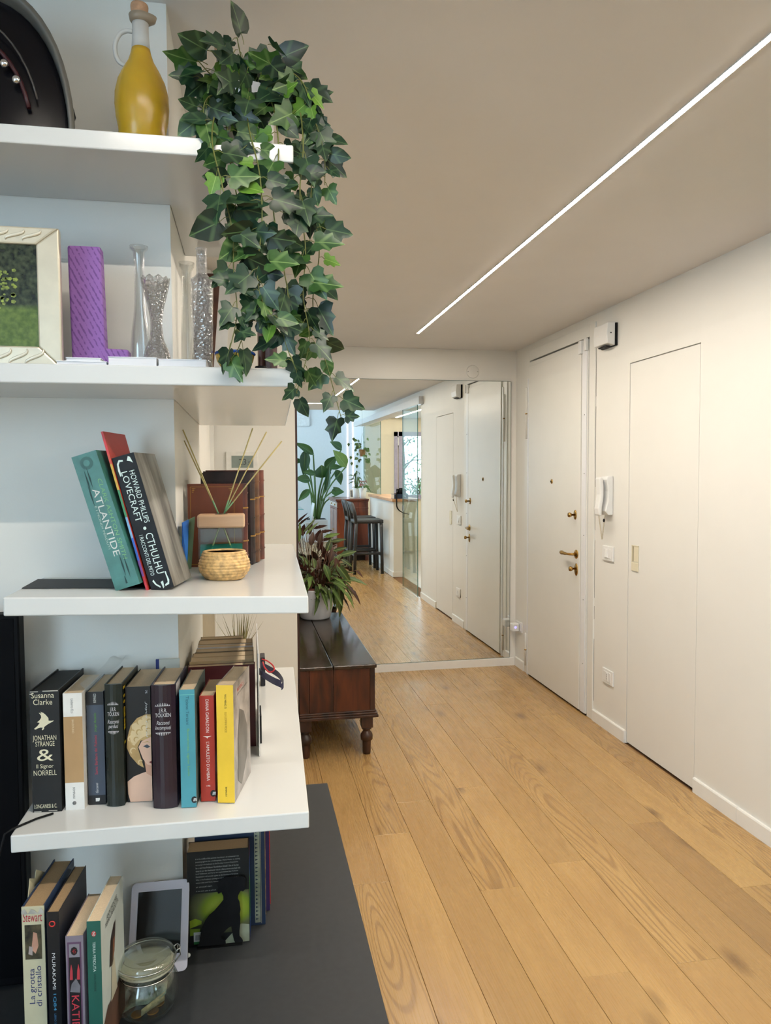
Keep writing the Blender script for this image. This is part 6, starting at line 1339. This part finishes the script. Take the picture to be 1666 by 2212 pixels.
# giant bird-of-paradise in a white planter
Yg = -4.62; p0 = mY(658, 1125, Yg); p1 = mY(706, 1125, Yg); xc = (p0.x+p1.x)/2; hw = (p1.x-p0.x)/2; zt_ = .47
t = thing('bird_of_paradise', 'giant bird of paradise plant in a white square planter', 'plant', (xc, Yg, 0))
pl = MB(); pl.box(xc-hw, xc+hw, Yg-hw, Yg+hw, 0, zt_); pl.build('planter', mat('planter_white', (.80, .80, .82), .4, var=.01), t, bevel=.01); box('soil', mat('soil', S(40, 32, 26), .95), xc-hw+.03, xc+hw-.03, Yg-hw+.03, Yg+hw-.03, zt_-.02, zt_+.004, t)
M_big = leaf_mat('strelitzia_green', [S(34, 66, 34), S(56, 92, 40), S(44, 80, 38)], S(120, 150, 80), .35, .02); M_big2 = leaf_mat('strelitzia_light', [S(120, 146, 62), S(136, 158, 80)], S(170, 180, 110), .35, .02)
bl = leaf_mesh('leaf', M_big, lambda u: .5*math.sin(math.pi*(u*.96+.02)**.75), 0, .22, .18, 9); bl2 = leaf_mesh('leaf', M_big2, lambda u: .5*math.sin(math.pi*(u*.96+.02)**.75), 0, .22, .1, 9)
st = MB()
for i, (xa, ya_, xb, yb_, wp, dy, k) in enumerate(((677, 982, 640, 954, 13, .2, 0), (659, 974, 657, 1026, 16, .25, 0), (680, 1024, 656, 1018, 10, .3, 0), (670, 1037, 640, 1032, 14, .35, 0), (669, 1058, 645, 1081, 11, .4, 0), (696, 1032, 696, 1006, 27, .2, 0), (704, 1060, 712, 1008, 9, .3, 0),
        (738, 970, 716, 953, 13, .1, 0), (748, 1008, 722, 972, 19, .3, 1), (703, 1012, 727, 985, 15, .1, 0), (714, 1011, 739, 1007, 9, .2, 0), (727, 1015, 738, 1046, 13, .2, 0), (716, 1063, 743, 1061, 13, .35, 0), (648, 992, 640, 1000, 9, .1, 0), (735, 1066, 722, 1052, 10, .3, 0))):
    p, q = mY(xa, ya_, Yg+dy), mY(xb, yb_, Yg+dy+.08); place_leaf(bl2 if k else bl, t, p, q, wp*p.y*0+wp*(dep(V((p.x, 2*YM-p.y, p.z))))/CAMF*1.45, V((.1, 1, .45)))
    b0 = V((xc+(p.x-xc)*.12, Yg+dy*.2, zt_)); st.tube(smooth([b0, b0.lerp(p, .45)+V((-(p.x-xc)*.12, 0, .12)), p], 4), .016, 6)
st.build('stems', mat('strelitzia_stem', S(92, 122, 66), .45), t)
# white dining chair and table edge
Yk = -4.05; M_ch = mat('white_chair', (.82, .83, .85), .35, var=.01)
a_ = mY(645, 1122, Yk); xr2 = mY(674, 1122, Yk).x; xl2 = xr2-.42; zz_ = .455
t = thing('dining_chair', 'white dining chair in front of the square planter', 'chair', ((xl2+xr2)/2, Yk, 0))
box('seat', M_ch, xl2, xr2, Yk-.21, Yk+.21, zz_-.02, zz_, t, bevel=.006)
for xx in (xl2+.02, xr2-.02):
    for yy in (Yk-.19, Yk+.19): MB().tube([(xx, yy, zz_-.02), (xx+(.035 if xx > xl2+.1 else -.035), yy, 0)], [.014, .010], 8).build('leg', M_ch, t)
rows = [[V((xr2-.01+.05*k/4, Yk-.20+.40*j/6, zz_+.02+.36*k/4)) for j in range(7)] for k in range(5)]
MB().grid(rows).build('backrest', M_ch, t).modifiers.new('solid', 'SOLIDIFY').thickness = .014
for yy in (Yk-.19, Yk+.19): MB().tube([(xr2-.012, yy, zz_-.01), (xr2+.012, yy, zz_+.12)], .011, 8).build('back_post', M_ch, t)
p = mY(648, 1093, -3.9)
t = thing('dining_table', 'glass topped dining table beside the white chair', 'table', (p.x-.7, -3.9, 0)); box('table_top', mat('teal_glass_top', S(96, 168, 176), .1), p.x-1.5, p.x+.03, -4.4, -3.4, .735, .75, t, bevel=.003)
for xx in (p.x-1.4, p.x-.12):
    for yy in (-4.3, -3.5): MB().tube([(xx, yy, 0), (xx, yy, .735)], .02, 8).build('leg', mat('table_leg', S(70, 64, 60), .4), t)
# white canvas high on the far wall
p0 = mY(669, 921, -5.28); t = thing('wall_canvas', 'blank white canvas hung high on the living room wall', 'picture', (p0.x-.3, -5.29, p0.z)); box('canvas', mat('canvas_white', (.86, .87, .88), .7), p0.x-.62, p0.x-.012, -5.299, -5.27, p0.z+.012, p0.z+.7, t); fr2 = MB()
for x0_, x1_, za_, zb2 in ((p0.x-.63, p0.x, p0.z, p0.z+.012), (p0.x-.012, p0.x, p0.z, p0.z+.71)): fr2.box(x0_, x1_, -5.299, -5.265, za_, zb2)
fr2.build('canvas_edge', mat('canvas_edge', (.72, .73, .74), .5), t)
# tree outside the kitchen window
def branch_tree(name, label, base, hgt, n, spread, seed, lm):
    r = random.Random(seed); t = thing(name, label, 'tree', base); tr = MB(); tr.tube([base, base+V((.05, 0, hgt*.5)), base+V((-.05, .05, hgt))], [.06, .04, .015], 7)
    tips = []
    for k in range(16):
        z_ = hgt*r.uniform(.3, .98); a = r.uniform(0, 6.28); p = base+V((0, 0, z_)); q = p+V((math.cos(a)*spread*r.uniform(.5, 1), math.sin(a)*spread*.6, r.uniform(.1, .5))); tr.tube([p, p.lerp(q, .5)+V((0, 0, .06)), q], [.02, .013, .005], 5); tips.append((p, q))
    tr.build('trunk', mat('bark', S(74, 62, 50), .9, var=.3), t)
    fo = MB()
    for k in range(n):
        p, q = r.choice(tips); c = p.lerp(q, r.uniform(.3, 1.1))+V((r.gauss(0, .1), r.gauss(0, .1), r.gauss(0, .1))); u = V((r.gauss(0, 1), r.gauss(0, 1), r.gauss(0, 1))).normalized(); w_ = u.orthogonal().normalized(); s = r.uniform(.03, .06); fo.add([c, c+u*s+w_*s*.4, c+u*s*2, c+u*s-w_*s*.4], [(0, 1, 2, 3)])
    o = fo.build('foliage', lm, t); o['kind'] = 'stuff'; return t
Mt = mat('tree_leaves', S(96, 122, 84), .6, var=.4, scale=3)
branch_tree('garden_tree', 'bare branched garden tree seen through the kitchen window', V((3.5, -5.3, 0)), 3.4, 420, .85, 4, Mt)
branch_tree('garden_shrub', 'low green shrub outside the kitchen window', V((3.5, -3.55, 0)), 1.35, 500, .42, 9, Mt)
